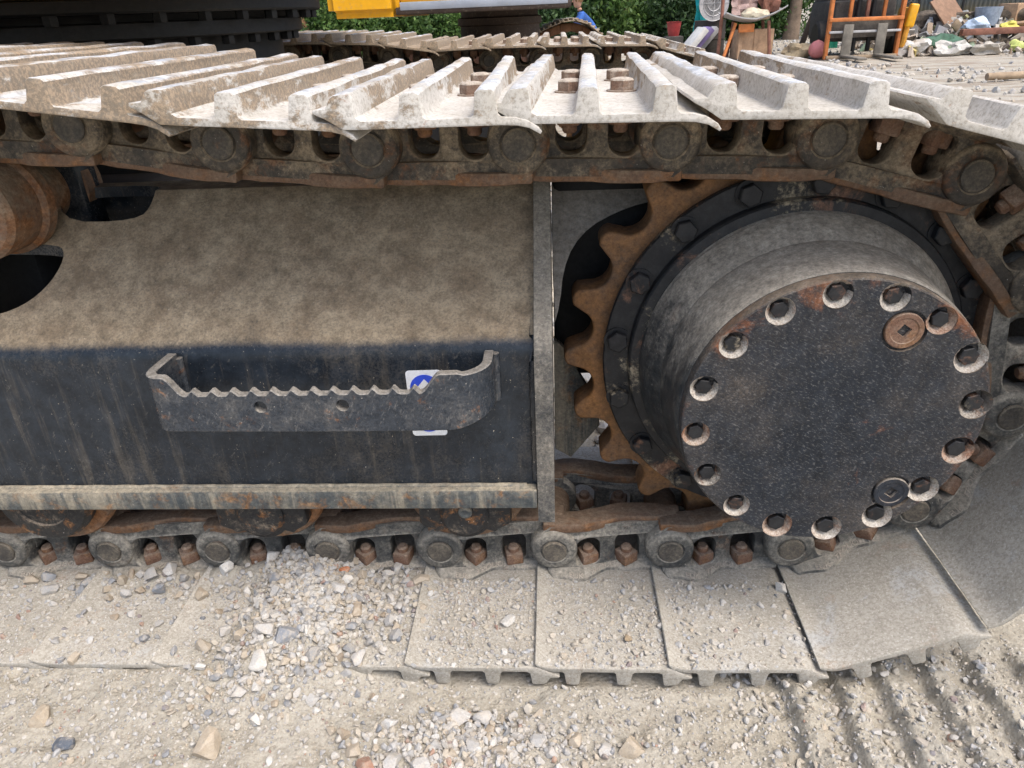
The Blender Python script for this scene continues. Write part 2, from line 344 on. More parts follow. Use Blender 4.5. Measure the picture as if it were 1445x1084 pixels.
X, Y = np.meshgrid(gx, gy); Z = ground_h(X, Y); nx, ny = len(gx), len(gy)
me = bpy.data.meshes.new('ground'); V = np.stack([X.ravel(), Y.ravel(), Z.ravel()], -1)
idx = np.arange(nx * ny).reshape(ny, nx); Q = np.stack([idx[:-1, :-1], idx[:-1, 1:], idx[1:, 1:], idx[1:, :-1]], -1).reshape(-1, 4)
def np_mesh(me, V, Q, smooth):
    k = Q.shape[1]
    me.vertices.add(len(V)); me.vertices.foreach_set('co', V.astype(np.float32).ravel())
    me.loops.add(len(Q) * k); me.loops.foreach_set('vertex_index', Q.astype(np.int32).ravel())
    me.polygons.add(len(Q)); me.polygons.foreach_set('loop_start', np.arange(0, len(Q) * k, k, dtype=np.int32))
    me.polygons.foreach_set('use_smooth', np.full(len(Q), smooth)); me.update(calc_edges=True); me.validate()
np_mesh(me, V, Q, True)
tag(obj('ground', me, M['ground']), 'pale beige dirt yard with furrows pressed by track cleats', None, None, 'structure')

# ------------------------------------------------------------------ the excavator: chain nodes
P = .19
exc = empty('excavator', (.1, 1.0, 0))
tag(exc, 'black excavator undercarriage in the foreground with dusty steel crawler tracks', 'excavator')
EOFF = Vector((-.1, -1.0, 0))
def part(name, me, mat=None, parent=None, loc=(0, 0, 0), rot=None):
    p = parent or exc
    return obj(name, me, mat, p, (Vector(loc) + EOFF) if p is exc else loc, rot)
SX, SZ, SR = 1.111, .424, .322
top = [(-1.366, .765), (-1.176, .775), (-.986, .783), (-.796, .790), (-.606, .793), (-.416, .797), (-.226, .799), (-.036, .796), (.154, .787), (.3425, .7605), (.534, .747), (.7225, .7465), (.9125, .7445), (1.1055, .7405)]
wrapn = [(SX + SR * math.cos(math.radians(a)), SZ + SR * math.sin(math.radians(a))) for a in (56, 21, -14.5, -49.5)]
low = [(n * P, .1035 if n == 6 else .1) for n in range(6, -8, -1)]
NODES = top + wrapn + low
def far_nodes():
    r = [(x, z - .012 * max(0, x + .4) - (.02 if x < .4 else .0)) for x, z in top] + [(x, z - .02) for x, z in wrapn] + [(x, z - .02) for x, z in low]
    return r

# shoe: triple-grouser section, u along the chain, v away from it
def grs(u0, base, top_w, h0=.0572, h1=.0825):
    return [(u0 - base, h0), (u0 - base * .80, h0 + .003), (u0 - top_w - .001, h1 - .0025), (u0 - top_w + .0025, h1), (u0 + top_w - .0025, h1), (u0 + top_w + .001, h1 - .0025), (u0 + base * .80, h0 + .003), (u0 + base, h0)]
sec = [(-.072, .0495), (-.058, .0492), (.085, .0492), (.100, .0485), (.112, .0455), (.123, .0395), (.1245, .0415), (.121, .0465), (.110, .0530), (.098, .0565)]
sec += list(reversed(grs(.070, .0150, .0085))) + list(reversed(grs(-.004, .0150, .0085)))
sec += [(-.0535, .0574), (-.0585, .0605), (-.0615, .0795), (-.0635, .0825), (-.0785, .0825), (-.0825, .080), (-.088, .0705), (-.100, .0685), (-.1015, .0665), (-.099, .0645), (-.088, .0595)]
def shoe_mesh():
    me = curve2d([sec], .30, .0012, 1)
    # cut across so that the edges can be knocked about
    bm = bmesh.new(); bm.from_mesh(me)
    for k in range(1, 16):
        bmesh.ops.bisect_plane(bm, geom=bm.verts[:] + bm.edges[:] + bm.faces[:], plane_co=(0, -.3 + .0375 * k, 0), plane_no=(0, 1, 0))
    for v in bm.verts:
        if v.co.z > .066:
            v.co.z += .0022 * mnoise.noise(Vector((v.co.x * 30, v.co.y * 13, 1))) ; v.co.x += .0015 * mnoise.noise(Vector((v.co.x * 20, v.co.y * 17, 5)))
        if v.co.x > .105 or v.co.x < -.09: v.co.x += .0010 * mnoise.noise(Vector((3, v.co.y * 16, 7))); v.co.z += .0008 * mnoise.noise(Vector((9, v.co.y * 12, 3)))
    return from_bm(bm, 42)
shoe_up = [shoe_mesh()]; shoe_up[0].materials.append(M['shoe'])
shoe_lo = shoe_up[0].copy(); shoe_lo.materials.clear(); shoe_lo.materials.append(M['shoe_low'])
# bolt: hex head outside, square nut inside the link window
bolt_me = join(hexprism(.0158, .014, 6, (0, 0, .0575), .0015), lathe([(0, .056), (.019, .056), (.019, .0588), (0, .0588)], 20, 'Z'), lathe([(.0095, .06), (.0095, .012), (.007, .009), (0, .009)], 14, 'Z'), box((0, 0, .0295), (.0285, .0285, .021), .0025, (0, 0, .5)), smooth=None, mats=[0, 0, 1, 1])
bolt_me.materials.append(M['bolt']); bolt_me.materials.append(M['nut'])
BOLTS = [(-.026, -.076), (.038, -.076), (-.026, .076), (.038, .076)]

# link: web with two windows, boss at the outer end, rail and foot
def arc(cx, cy, r, a0, a1, n):
    return [(cx + r * math.cos(math.radians(a0 + (a1 - a0) * i / n)), cy + r * math.sin(math.radians(a0 + (a1 - a0) * i / n))) for i in range(n + 1)]
def rrect(x0, x1, y0, y1, rl, rh, n=6):
    return arc(x0 + rl, y0 + rl, rl, 180, 270, n) + arc(x1 - rl, y0 + rl, rl, 270, 360, n) + arc(x1 - rh, y1 - rh, rh, 0, 90, n) + arc(x0 + rh, y1 - rh, rh, 90, 180, n)
def lerp(a, b, n): return [(a[0] + (b[0] - a[0]) * i / n, a[1] + (b[1] - a[1]) * i / n) for i in range(n)]
outl = lerp((-.112, -.047), (.112, -.047), 24) + arc(.095, .0, .040, -62, 78, 10) + lerp((.085, .046), (-.075, .046), 18) + arc(-.095, 0, .041, 100, 244, 10)
win = [rrect(-.026 - .021, -.026 + .019, -.018, .037, .0185, .010), rrect(.038 - .019, .038 + .021, -.018, .037, .0185, .010)]
def yshift(u): return -.023 * float(sst(np.float64(u), -.035, .070))
YL = -.058
def link_mesh(sign, lod=0):
    web = curve2d([outl] + win, .017, .003, 1)
    rail = box((0, 0, -.0435), (.226, .041, .018), .004); bmr = bmesh.new(); bmr.from_mesh(rail)
    for k in range(1, 12): bmesh.ops.bisect_plane(bmr, geom=bmr.verts[:] + bmr.edges[:] + bmr.faces[:], plane_co=(-.113 + .0188 * k, 0, 0), plane_no=(1, 0, 0))
    for v in bmr.verts:
        if v.co.z < -.045: v.co.z += .0025 * (abs(v.co.x) / .113) ** 2 + .0012 * mnoise.noise(Vector((v.co.x * 60, v.co.y * 30, 2)))
        v.co.y += .002 * mnoise.noise(Vector((v.co.x * 45, v.co.z * 60, 8)))
        if abs(v.co.x) > .09: v.co.y *= .8
    rail = from_bm(bmr, 35)
    foot = []   # foot plate lying on the shoe, wavy outer edge
    n = 24; fv, ff = [], []
    for i in range(n + 1):
        u = .106 - .196 * i / n
        e = -.031 - .011 * math.exp(-((u - .050) / .026) ** 2) - .005 * math.exp(-((u + .03) / .03) ** 2) + .006 * math.exp(-((u - .005) / .02) ** 2)
        if i in (0, n): e *= .6
        fv += [(u, e, .0488), (u, e + .001, .0445), (u, e + .012, .0385), (u, .020, .0385), (u, .020, .0488)]
    for i in range(n):
        for k in range(5): ff.append((i * 5 + k, i * 5 + (k + 1) % 5, (i + 1) * 5 + (k + 1) % 5, (i + 1) * 5 + k))
    ff += [tuple(range(5)), tuple(range(n * 5, n * 5 + 5))]
    foot = pydata(fv, ff, 50)
    fbm_ = bmesh.new(); fbm_.from_mesh(foot); kill = []
    foot = from_bm(fbm_, 50)
    mm = join(web, rail, foot, mats=[0, 1, 0])
    for v in mm.vertices: v.co.y += YL + yshift(v.co.x)
    boss = lathe([(.0385, -.070), (.0385, -.0970), (.0375, -.1000), (.0350, -.1025), (.0310, -.1035), (.0235, -.1042), (.0215, -.1025), (0, -.1025)], 32, 'Y', (.095, 0, 0))
    mm = join(mm, boss, smooth=38)
    if sign > 0:
        for v in mm.vertices: v.co.y = -v.co.y
        mm.flip_normals()
    mm.materials.append(M['link']); mm.materials.append(M['rail']); return mm
# keep the material index of the joined meshes
_j = join
def join(*ms, smooth=None, mats=None):
    bm = bmesh.new()
    for i, x in enumerate(ms):
        n0 = len(bm.faces); bm.from_mesh(x); bm.faces.ensure_lookup_table()
        if mats:
            for q in bm.faces[n0:]: q.material_index = mats[i]
    return from_bm(bm, smooth)
link_near, link_back = link_mesh(-1), link_mesh(1)
link_low = {}
for q_ in (link_near, link_back):
    c_ = q_.copy(); c_.materials[0] = M['link_low']; link_low[q_] = c_
pin_me = lathe([(0, -.1070), (.0180, -.1070), (.0200, -.1055), (.0195, .106), (.0165, .1085), (0, .1085)], 28, 'Y'); pin_me.materials.append(M['pin'])
bush_me = lathe([(.028, -.046), (.028, .046)], 24, 'Y'); bush_me.materials.append(M['rail'])
def foot_edge(u): return -.031 - .011 * math.exp(-((u - .050) / .026) ** 2) - .005 * math.exp(-((u + .03) / .03) ** 2) + .006 * math.exp(-((u - .005) / .02) ** 2)
def lettering(txt, u0):
    t = text_mesh(txt, .0122, .0008); ca, sa = .878, .479
    for v in t.vertices:
        x, y, z = v.co; u = u0 - x * 1.05; e = foot_edge(u) + YL + yshift(u)
        v.co = (u, e + .0018 + y * ca - (z + .0004) * sa, .0436 - y * sa - (z + .0004) * ca)
    t.materials.append(M['letters']); return t
M['letters'] = grime('raised_letters', (.20, .19, .17), (.28, .26, .23), (.46, .41, .34), (.38, .33, .27), (.2, .1, .05), bias=-.02, up=.3, rustb=-.2, rough=.6, scale=30)
letter_me = [lettering('EUK', .071), lettering('TPOUOM', .036), lettering('R', -.022)]

JIT = {10: -.6, 11: 2.6, 12: 1.6, 9: -1.0, 8: -.8}
def build_chain(nodes, yc, full):
    for i in range(len(nodes) - 1):
        (x0, z0), (x1, z1) = nodes[i], nodes[i + 1]
        a = math.atan2(z1 - z0, x1 - x0); c = Vector(((x0 + x1) / 2, yc, (z0 + z1) / 2)); lower = i >= len(top) + 1
        if not full and lower and i > len(top) + 3: break
        jz = math.radians(-JIT.get(i, 0) if full else rng.normal(0, .5))
        s = part('track_shoe', shoe_lo if lower else shoe_up[0], None, None, c); s.rotation_mode = 'XYZ'
        q = Matrix.Rotation(-a, 4, 'Y') @ Matrix.Rotation(jz, 4, 'Z')
        s.rotation_euler = q.to_euler()
        if full or i < len(top):
            for bu, by in BOLTS:
                b = obj('shoe_bolt', bolt_me, None, s, (bu, by, 0), (0, 0, rng.uniform(-.9, .9)))
        for me_, nm in ((link_near, 'track_link'), (link_back, 'track_link')):
            l = part(nm, link_low[me_] if lower and full else me_, None, None, c, (0, -a, 0))
            if me_ is link_near:
                obj('pin', pin_me, None, l, (.095, 0, 0), (0, rng.uniform(0, 6), 0))
                obj('bushing', bush_me, None, l, (-.095, 0, 0))
                if full and lower:
                    for lm in letter_me: obj('lettering', lm, None, l, (0, 0, 0))
build_chain(NODES, 0, True)
GAUGE = 2.03
build_chain(far_nodes(), GAUGE, False)

# ------------------------------------------------------------------ track frame (hollow pressed beam)
SL = math.tan(math.radians(42))
def prof_pts(off):
    # (y, z) outline, outward offset off
    bend = [(-.163 - off, .478)]
    for k in range(7):
        t = math.radians(180 - 48 * k / 6); bend.append((-.118 + (.045 + off) * math.cos(t), .478 + (.045 + off) * math.sin(t)))
    x, z = bend[-1]; tx = .035
    return [(-.163 - off, .262)] + bend + [(tx, z + (tx - x) * SL), (.105, z + (tx - x) * SL), (.163 + off, .56), (.163 + off, .262)]
def extr(poly, x0, x1, closed=True):
    n = len(poly); v = [(x0, a, b) for a, b in poly] + [(x1, a, b) for a, b in poly]
    f = [(k, (k + 1) % n, n + (k + 1) % n, n + k) for k in range(n if closed else n - 1)]
    return v, f
outer = prof_pts(0); inner = prof_pts(-.012)
XL, XR = -1.45, .7375
ring_ = outer + inner[::-1]
v, f = extr(ring_, XL, XR); n = len(ring_)
no = len(outer)
for k in range(no - 1):
    a, b, c, d = k, k + 1, n - 2 - k, n - 1 - k
    f.append((a, b, c, d)); f.append((n + a, n + b, n + c, n + d))
beam = pydata(v, f)
def cutter(poly, z0, z1):
    n = len(poly); v = [(x, y, z0) for x, y in poly] + [(x, y, z1) for x, y in poly]
    return pydata(v, [tuple(range(n)), tuple(range(n, 2 * n))] + [(k, (k + 1) % n, n + (k + 1) % n, n + k) for k in range(n)])
def smooth_poly(p, it=2):
    for _ in range(it):
        q = []
        for i in range(len(p)):
            a, b = p[i], p[(i + 1) % len(p)]; q += [(a[0] * .75 + b[0] * .25, a[1] * .75 + b[1] * .25), (a[0] * .25 + b[0] * .75, a[1] * .25 + b[1] * .75)]
        p = q
    return p
h1 = smooth_poly([(-.16, -.030), (.030, -.030), (.054, -.042), (.044, -.078), (.010, -.108), (-.05, -.122), (-.16, -.122)])
h2 = smooth_poly([(.02, -.003), (.150, -.005), (.170, .018), (.166, .075), (.02, .075)], 2)
beam = boolean(beam, [cutter(h1, .45, .75), cutter(h2, .55, .9)], smooth=20)
frame = part('track_frame', beam, M['frame'])
obj('flange', box(((XL + .737) / 2, -.160, .2605), (.737 - XL, .040, .0325), .0025), M['flange'], frame)
wp = [(XL + i * .012, -.1655, .2755 + .0004 * math.sin(i * 1.7)) for i in range(int((.736 - XL) / .012))]
obj('weld_bead', tube(wp, [.0045 + .0005 * mnoise.noise(Vector((i * .8, 0, 0))) for i in range(len(wp))], 8), M['flange'], frame)
# end plate follows the beam outline, standing proud of it
pl = [(a, b) for a, b in prof_pts(.0165)]; pl[0] = (pl[0][0], .2185); pl[-1] = (pl[-1][0], .2185)
v, f = extr(pl, .738, .7625); n = len(pl); f += [tuple(range(n)), tuple(range(n, 2 * n))]
ep = pydata(v, f); bm = bmesh.new(); bm.from_mesh(ep); bmesh.ops.bevel(bm, geom=[e for e in bm.edges if e.calc_face_angle(0) > .9], offset=.0009, segments=1, affect='EDGES'); ep = from_bm(bm, 30)
obj('end_plate', ep, M['plate'], frame)
wp = [(.7365 + .0008 * math.sin(i * 2.1), y - .002, z + .002) for i, (y, z) in enumerate([(-.164, .285 + .01 * k) for k in range(20)] + [(-.155 + .009 * k, .497 + .0075 * k) for k in range(1, 22)])]
obj('weld_bead', tube(wp, .006, 8), M['frame'], frame)
# rear bracket behind the sprocket: sloping guard cut back round the teeth, and the inner web
g = [(.7625, .62)] ; 
arcp = [(SX + .372 * math.cos(math.radians(t)), SZ + .372 * math.sin(math.radians(t))) for t in range(168, 100, -4)]
loop = smooth_poly([(.764, .48), (.7745, .51), (.780, .548), (.795, .578), (.822, .601), (.86, .617), (.90, .628), (.95, .634), (1.05, .638), (1.06, .74), (.764, .74)], 1)
me_ = curve2d([loop], .007, .002)
for vtx in me_.vertices: vtx.co.y += .050 + (vtx.co.z - .60) * .9
obj('rear_guard', shade(me_, 35), grime('guard_pale_dust', (.16, .16, .155), (.24, .24, .23), (.36, .33, .29), (.26, .235, .20), (.2, .12, .07), bias=-.05, up=.3, rustb=-.16, rough=.6, scale=10, fine=200), frame)
wl = [(.764, .20), (.792, .182), (.842, .248), (.832, .30), (.800, .36), (.778, .40), (.764, .41)]
me_ = curve2d([wl], .008, .002)
for vtx in me_.vertices: vtx.co.y += .062
obj('inner_web', shade(me_, 35), M['flange'], frame)
obj('motor_housing', lathe([(0, .09), (.30, .09), (.30, .24), (.2, .34), (0, .34)], 40, 'Y', (SX, 0, SZ)), M['black'], frame)
obj('bracket_box', box((.86, .155, .50), (.19, .14, .34), .01), M['black'], frame)
# step with saw-tooth top edge
SY = -.236
path = [(.2425, -.164), (.2405, -.212)] + arc(.2605, -.216, .020, 180, 270, 6)[1:] 
xs_ = list(np.arange(.264, .632, .0033)); path += [(float(x), SY) for x in xs_]
path += arc(.636, SY + .042, .042, -90, 0, 9)[1:] + [(.678, -.164)]
L = [0]
for a, b in zip(path, path[1:]): L.append(L[-1] + math.hypot(b[0] - a[0], b[1] - a[1]))
sv_, sf = [], []; th = .0125
for i, (x, y) in enumerate(path):
    a = path[max(i - 1, 0)]; b = path[min(i + 1, len(path) - 1)]; d = Vector((b[0] - a[0], b[1] - a[1])).normalized(); nrm = Vector((d.y, -d.x))
    zt = .497; zb = .4165
    if abs(y - SY) < 1e-4:
        t = min(sst(np.float64(x), .264, .288), 1 - sst(np.float64(x), .594, .622)); zt -= .0265 * float(t)
        if .285 < x < .598:
            ph = ((x - .286) / .0262) % 1; zt += .0085 * max(0, 1 - abs(ph - .5) / .28)
    elif x > .65: zt = .492 + .002
    zb += .0015 * math.sin(x * 9)
    if x > .636: zb += .012 * ((x - .636) / .042)
    for off, zz in ((th / 2, zb), (th / 2, zt), (-th / 2, zt), (-th / 2, zb)): sv_.append((x + nrm.x * off, y + nrm.y * off, zz))
for i in range(len(path) - 1):
    for k in range(4): sf.append((i * 4 + k, i * 4 + (k + 1) % 4, i * 4 + 4 + (k + 1) % 4, i * 4 + 4 + k))
sf += [(0, 1, 2, 3), tuple(range(len(path) * 4 - 4, len(path) * 4))]
stp = pydata(sv_, sf)
bm = bmesh.new(); bm.from_mesh(stp); bmesh.ops.bevel(bm, geom=[e for e in bm.edges if len(e.link_faces) == 2 and e.calc_face_angle(0) > 1.2], offset=.0012, segments=1, affect='EDGES'); stp = from_bm(bm, 30)
stp = boolean(stp, [lathe([(0, -.3), (.0085, -.3), (.0085, -.2), (0, -.2)], 24, 'Y', (x, 0, z)) for x, z in ((.3855, .4535), (.4935, .4545))], smooth=30)
obj('step', stp, M['step'], frame)
for x in (.2425, .678): obj('weld_bead', tube([(x + .008, -.166, .42 + k * .007) for k in range(11)], .0055, 8), M['step'], frame)
# sticker
stw = plain('sticker_white', (.78, .80, .82), .45, .06, 60); stb = plain('sticker_blue', (.03, .08, .62), .4, .08, 60)
stk = curve2d([rrect(-.0247, .0247, -.0515, .0515, .005, .005)], .0005); st = obj('sticker', stk, stw, frame, (.5865, -.1642, .4135), (0, -.012, 0))
def disc2(cx, cz, r, y, n=40): return curve2d([[(cx + r * math.cos(2 * PI * k / n), cz + r * math.sin(2 * PI * k / n)) for k in range(n)]], .0003).copy()
bl = join(*[disc2(0, cz, .0205, 0) for cz in (.0245, -.0245)]); bl.transform(Matrix.Translation((.5865, -.1650, .4135))); obj('sticker', bl, stb, frame)
wt = join(curve2d([[(-.0145, .0215), (0, .0385), (.0145, .0215), (.006, .0215), (.006, .012), (-.006, .012), (-.006, .0215)]], .0003), curve2d([[(-.0145, -.025), (0, -.012), (.0145, -.025), (.006, -.025), (.006, -.034), (-.006, -.034), (-.006, -.025)]], .0003))
wt.transform(Matrix.Translation((.5865, -.1656, .4135))); obj('sticker', wt, stw, frame)

def crumbs(n_, fn, r0, r1, seed):
    r = np.random.default_rng(seed); V_, F_, k = [], [], 0
    bm = bmesh.new(); bmesh.ops.create_icosphere(bm, subdivisions=1, radius=1); bv = np.array([q.co[:] for q in bm.verts]); bf = np.array([[z.index for z in q.verts] for q in bm.faces]); bm.free()
    for _ in range(n_):
        p, q = fn(r); sc_ = (r0 + (r1 - r0) * r.random() ** 3) * np.array([1, r.uniform(.6, 1), r.uniform(.5, .9)])
        V_.append((bv * (1 + .3 * r.normal(size=(12, 1)))) * sc_ + np.array([p.x, p.y, p.z])); F_.append(bf + k); k += 12
    me_ = bpy.data.meshes.new('crumbs'); np_mesh(me_, np.concatenate(V_), np.concatenate(F_), False); return me_
def on_slope(r):
    x = r.uniform(.07, .73); y = -.118 + (.15 if x > .2 else .10) * r.random() ** 1.4
    return Vector((x, y, .5115 + (y + .118 + .006) * SL)), None
crm = part('dirt_crumbs', crumbs(420, on_slope, .0007, .0040, 5), plain('dirt_crumb', (.36, .32, .25), .95)); crm['kind'] = 'stuff'

# ------------------------------------------------------------------ rollers
rusty = grime('roller_rust', (.12, .065, .04), (.18, .10, .06), (.30, .25, .18), (.22, .17, .12), (.30, .12, .04), bias=-.06, up=.2, rustb=.02, rough=.6, scale=14, fine=120)
for i, (x, zc) in enumerate(((-.70, .235), (-.373, .235), (-.046, .236), (.304, .236), (.624, .237))):
    r = part('track_roller', lathe([(.04, -.128), (.041, -.12), (.092, -.118), (.096, -.112), (.096, -.098), (.080, -.092), (.080, -.045), (.096, -.04), (.096, .04), (.080, .045), (.080, .092), (.096, .098), (.096, .118), (.04, .12)], 44, 'Y', (x, 0, zc)), rusty)
    if i == 2:
        cp = lathe([(.06, -.12), (.076, -.125), (.077, -.140), (.070, -.150), (.045, -.153), (.043, -.150), (0, -.150)], 40, 'Y', (x, 0, zc + .002))
    else:
        o_ = [(-.070, .06), (-.071, -.045), (-.066, -.052), (-.052, -.058), (-.046, -.064), (-.034, -.060)] + arc(0, -.03, .044, 222, 318, 8) + [(.034, -.060), (.046, -.064), (.052, -.058), (.066, -.050), (.071, -.045), (.070, .06)]
        cp = join(curve2d([o_], .014, .004), lathe([(.0, -.024), (.032, -.022), (.037, -.017), (.037, -.01)], 32, 'Y', (0, 0, -.028)) )
        shade(cp, 35); cp.transform(Matrix.Translation((x, -.136, zc + .003)))
    obj('end_cap', cp, M['rollercap'], r)
    if i == 4: obj('grease_plug', lathe([(0, -.166), (.007, -.166), (.0105, -.163), (.0105, -.155)], 20, 'Y', (x + .003, 0, zc - .013)), M['flange'], r)
for x in (-.82, -.022):
    cr = part('carrier_roller', lathe([(0, -.112), (.04, -.113), (.043, -.118), (.060, -.118), (.067, -.110), (.067, -.052), (.074, -.046), (.074, -.028), (.05, -.02), (.05, .05), (.074, .055), (.074, .075), (.066, .08), (.066, .11), (0, .11)], 44, 'Y', (x, 0, .681)), rusty)
    obj('bracket', box((x + .045, .07, .665), (.05, .05, .15), .004), M['frame'], cr)

# ------------------------------------------------------------------ sprocket and final drive
def sprocket_outline():
    pts = []; c, rc, N = .3215, .0312, 21
    for k in range(N):
        t0 = math.radians(129.5 + 360 / N * (k + .5))
        am = math.asin(rc / c) * .985
        for i in range(13):
            d = -am + 2 * am * i / 12; r = c * math.cos(d) - math.sqrt(max(rc * rc - (c * math.sin(d)) ** 2, 0))
            pts.append((t0 + d, min(r, .3215)))
        hp = PI / N
        pts += [(t0 + am + (hp - am) * .3, .3265), (t0 + am + (hp - am) * .65, .3300), (t0 + hp, .3312), (t0 + hp + (hp - am) * .35, .3300), (t0 + hp + (hp - am) * .7, .3265)]
    return [(SX + r * math.cos(a), SZ + r * math.sin(a)) for a, r in pts]
circle = lambda r, n=64: [(SX + r * math.cos(2 * PI * k / n), SZ + r * math.sin(2 * PI * k / n)) for k in range(n)]
spm = curve2d([sprocket_outline(), circle(.20)], .026, .004, 2); 
for v in spm.vertices:
    v.co.y -= .006; rr = math.hypot(v.co.x - SX, v.co.z - SZ)
shade(spm, 40)
spr = part('sprocket', spm, M['sprocket'])
fd = part('final_drive', lathe([(.30 - .03, -.03), (.272, -.047), (.2735, -.050), (.2715, -.053), (.2375, -.054), (.2365, -.066), (.234, -.069), (.2215, -.071), (.220, -.076), (.2215, -.082), (.216, -.100), (.205, -.120), (.2005, -.127), (.1985, -.131), (.199, -.136), (.1975, -.142), (.1915, -.205), (.1895, -.2195), (.1875, -.2225), (.16, -.2225)], 96, 'Y', (SX, 0, SZ), 30), [M['ring'], M['drum']])
for p in fd.data.polygons:
    if p.center.y < -.0705: p.material_index = 1
for k in range(17):
    a = math.radians(109.0 + 21.18 * k); x, z = SX + .2555 * math.cos(a), SZ + .2555 * math.sin(a)
    obj('flange_bolt', join(lathe([(0, -.0), (.0195, 0), (.0195, -.0025), (0, -.0025)], 20, 'Y'), hexprism(.0158, .0125, 6, (0, -.002, 0), .001, 'Y')), M['ring'], fd, (x, -.053, z), (0, rng.uniform(0, 1), 0))
cov = lathe([(0, -.2215), (.1868, -.2215), (.1868, -.236), (.1855, -.2385), (.1835, -.2395), (0, -.2395)], 128, 'Y', (SX, 0, SZ))
holes = [(math.radians(96.5 - 22.5 * k), .1678 if not 3 <= k <= 9 else .1702) for k in range(16)]
hs_ = [.88 if not 3 <= k <= 9 else 1.0 for k in range(16)]
cut = [lathe([(0, -.30), (.0228 * q, -.30), (.0198 * q, -.2335), (.0178 * q, -.2275), (0, -.2275)], 28, 'Y', (SX + r * math.cos(a), 0, SZ + r * math.sin(a))) for (a, r), q in zip(holes, hs_)]
plugs = [(math.radians(61.5), .1355), (math.radians(-50), .1455)]
cut += [lathe([(0, -.30), (.0285, -.30), (.0262, -.2345), (0, -.2345)], 32, 'Y', (SX + r * math.cos(a), 0, SZ + r * math.sin(a))) for a, r in plugs]
cov = boolean(cov, [join(*cut[0::2]), join(*cut[1:16:2]), cut[16], cut[17]] if False else cut, smooth=30)
for p in cov.polygons:
    if p.normal.y < -.99: p.use_smooth = False
obj('cover_plate', cov, M['cover'], fd)
dustring = grime('packed_pale_dust', (.15, .13, .11), (.24, .215, .185), (.52, .49, .44), (.38, .34, .28), (.36, .15, .07), bias=.04, up=.2, rustb=.0, rough=.95, scale=40, fine=260)
rustring = grime('packed_rusty_dust', (.16, .10, .07), (.24, .15, .10), (.46, .41, .35), (.34, .27, .21), (.36, .15, .07), bias=-.06, up=.2, rustb=.05, rough=.95, scale=40, fine=260)
darkring = grime('packed_dark_grease', (.05, .045, .04), (.1, .09, .08), (.42, .39, .34), (.3, .26, .21), (.25, .11, .05), bias=-.12, up=.2, rustb=-.05, rough=.7, scale=40, fine=260, dcon=.1)
for hk, (a, r) in enumerate(holes):
    x, z = SX + r * math.cos(a), SZ + r * math.sin(a)
    dv, df = [], []; a0 = rng.uniform(3.4, 4.6); span = rng.uniform(5.6, 6.28); nn = 22
    for q in range(nn + 1):
        t = a0 - span / 2 + span * q / nn; e = min(1, 5 * min(q, nn - q) / nn + .25) * rng.uniform(.75, 1.1); wob = .0012 * mnoise.noise(Vector((x * 90 + 3 * math.cos(t), z * 90, 3 * math.sin(t))))
        for rr, yy in ((.0205 + .6 * wob, -.2385), (.0188 + wob, -.2372 + .002 * (1 - e)), (.0188 - .0052 * e + wob * 3, -.2312), (.0178 - .0075 * e, -.2285), (.0195, -.2285)):
            dv.append((x + hs_[hk] * rr * math.cos(t), yy, z + hs_[hk] * rr * math.sin(t)))
    for q in range(nn):
        for k in range(5): df.append((q * 5 + k, q * 5 + (k + 1) % 5, q * 5 + 5 + (k + 1) % 5, q * 5 + 5 + k))
    obj('packed_dust', pydata(dv, df, 60), (dustring, dustring, rustring, dustring, darkring, rustring, dustring)[hk % 7], fd)
    obj('cover_bolt', join(hexprism(.0120 * hs_[hk], .0072, 6, (0, 0, 0), .0004, 'Y')), M['ring'], fd, (x, -.2285, z), (0, rng.uniform(0, 1), 0))
for i, (a, r) in enumerate(plugs):
    x, z = SX + r * math.cos(a), SZ + r * math.sin(a)
    pm = boolean(lathe([(0, 0), (.0225, 0), (.0225, -.0045), (.0215, -.0055), (.0165, -.0055), (.0155, -.0045), (0, -.0045)], 36, 'Y'), [box((0, -.004, 0), (.0125, .008, .0125), 0, (0, .6, 0))], smooth=30)
    obj('drain_plug', pm, M['nut'] if i == 0 else M['hub'], fd, (x, -.2345, z))

# ------------------------------------------------------------------ turntable, centre frame, house, far side frame
TC = (-.505, 1.015)
tt = part('turntable', lathe([(0, .60), (.545, .60), (.545, .872), (.60, .874), (.605, .877), (.605, .904), (.60, .906), (.575, .908), (.575, .921), (.655, .922), (.66, .926), (.66, .946), (.62, .95), (0, .95)], 96, 'Z', (TC[0], TC[1], 0)), M['black'])
hb = hexprism(.015, .018, 6, (0, 0, 0)); hb.transform(Matrix.Rotation(PI, 4, 'X')); hb.materials.append(M['black'])
for k in range(40):
    a = 2 * PI * k / 40 + .05
    if math.cos(a) < -.75 or math.sin(a) > .75: continue
    obj('turntable_bolt', hb, None, tt, (TC[0] + .635 * math.cos(a), TC[1] + .635 * math.sin(a), .922))
    obj('turntable_bolt', hb, None, tt, (TC[0] + .578 * math.cos(a), TC[1] + .578 * math.sin(a), .873))
part('centre_frame', join(box((-.52, 1.015, .56), (1.0, 1.15, .24), .03), box((-.15, .35, .52), (.34, .50, .22), .03, (0, 0, -.35)), box((-.15, 1.68, .52), (.34, .5, .22), .03, (0, 0, .35)), box((-.9, .35, .52), (.34, .5, .22), .03, (0, 0, .35)), box((-.9, 1.68, .52), (.34, .5, .22), .03, (0, 0, -.35))), M['black'])
hs = part('upper_body', join(box((-.95, 1.0, 1.03), (2.3, 1.7, .12), .02), box((-.95, 1.0, 1.5), (2.2, 1.6, .8), .06)), plain('house_paint', (.5, .27, .02), .4, .1))
obj('counterweight', box((-2.2, 1.0, 1.4), (.5, 1.7, .8), .12, seg=4), M['black'], hs)
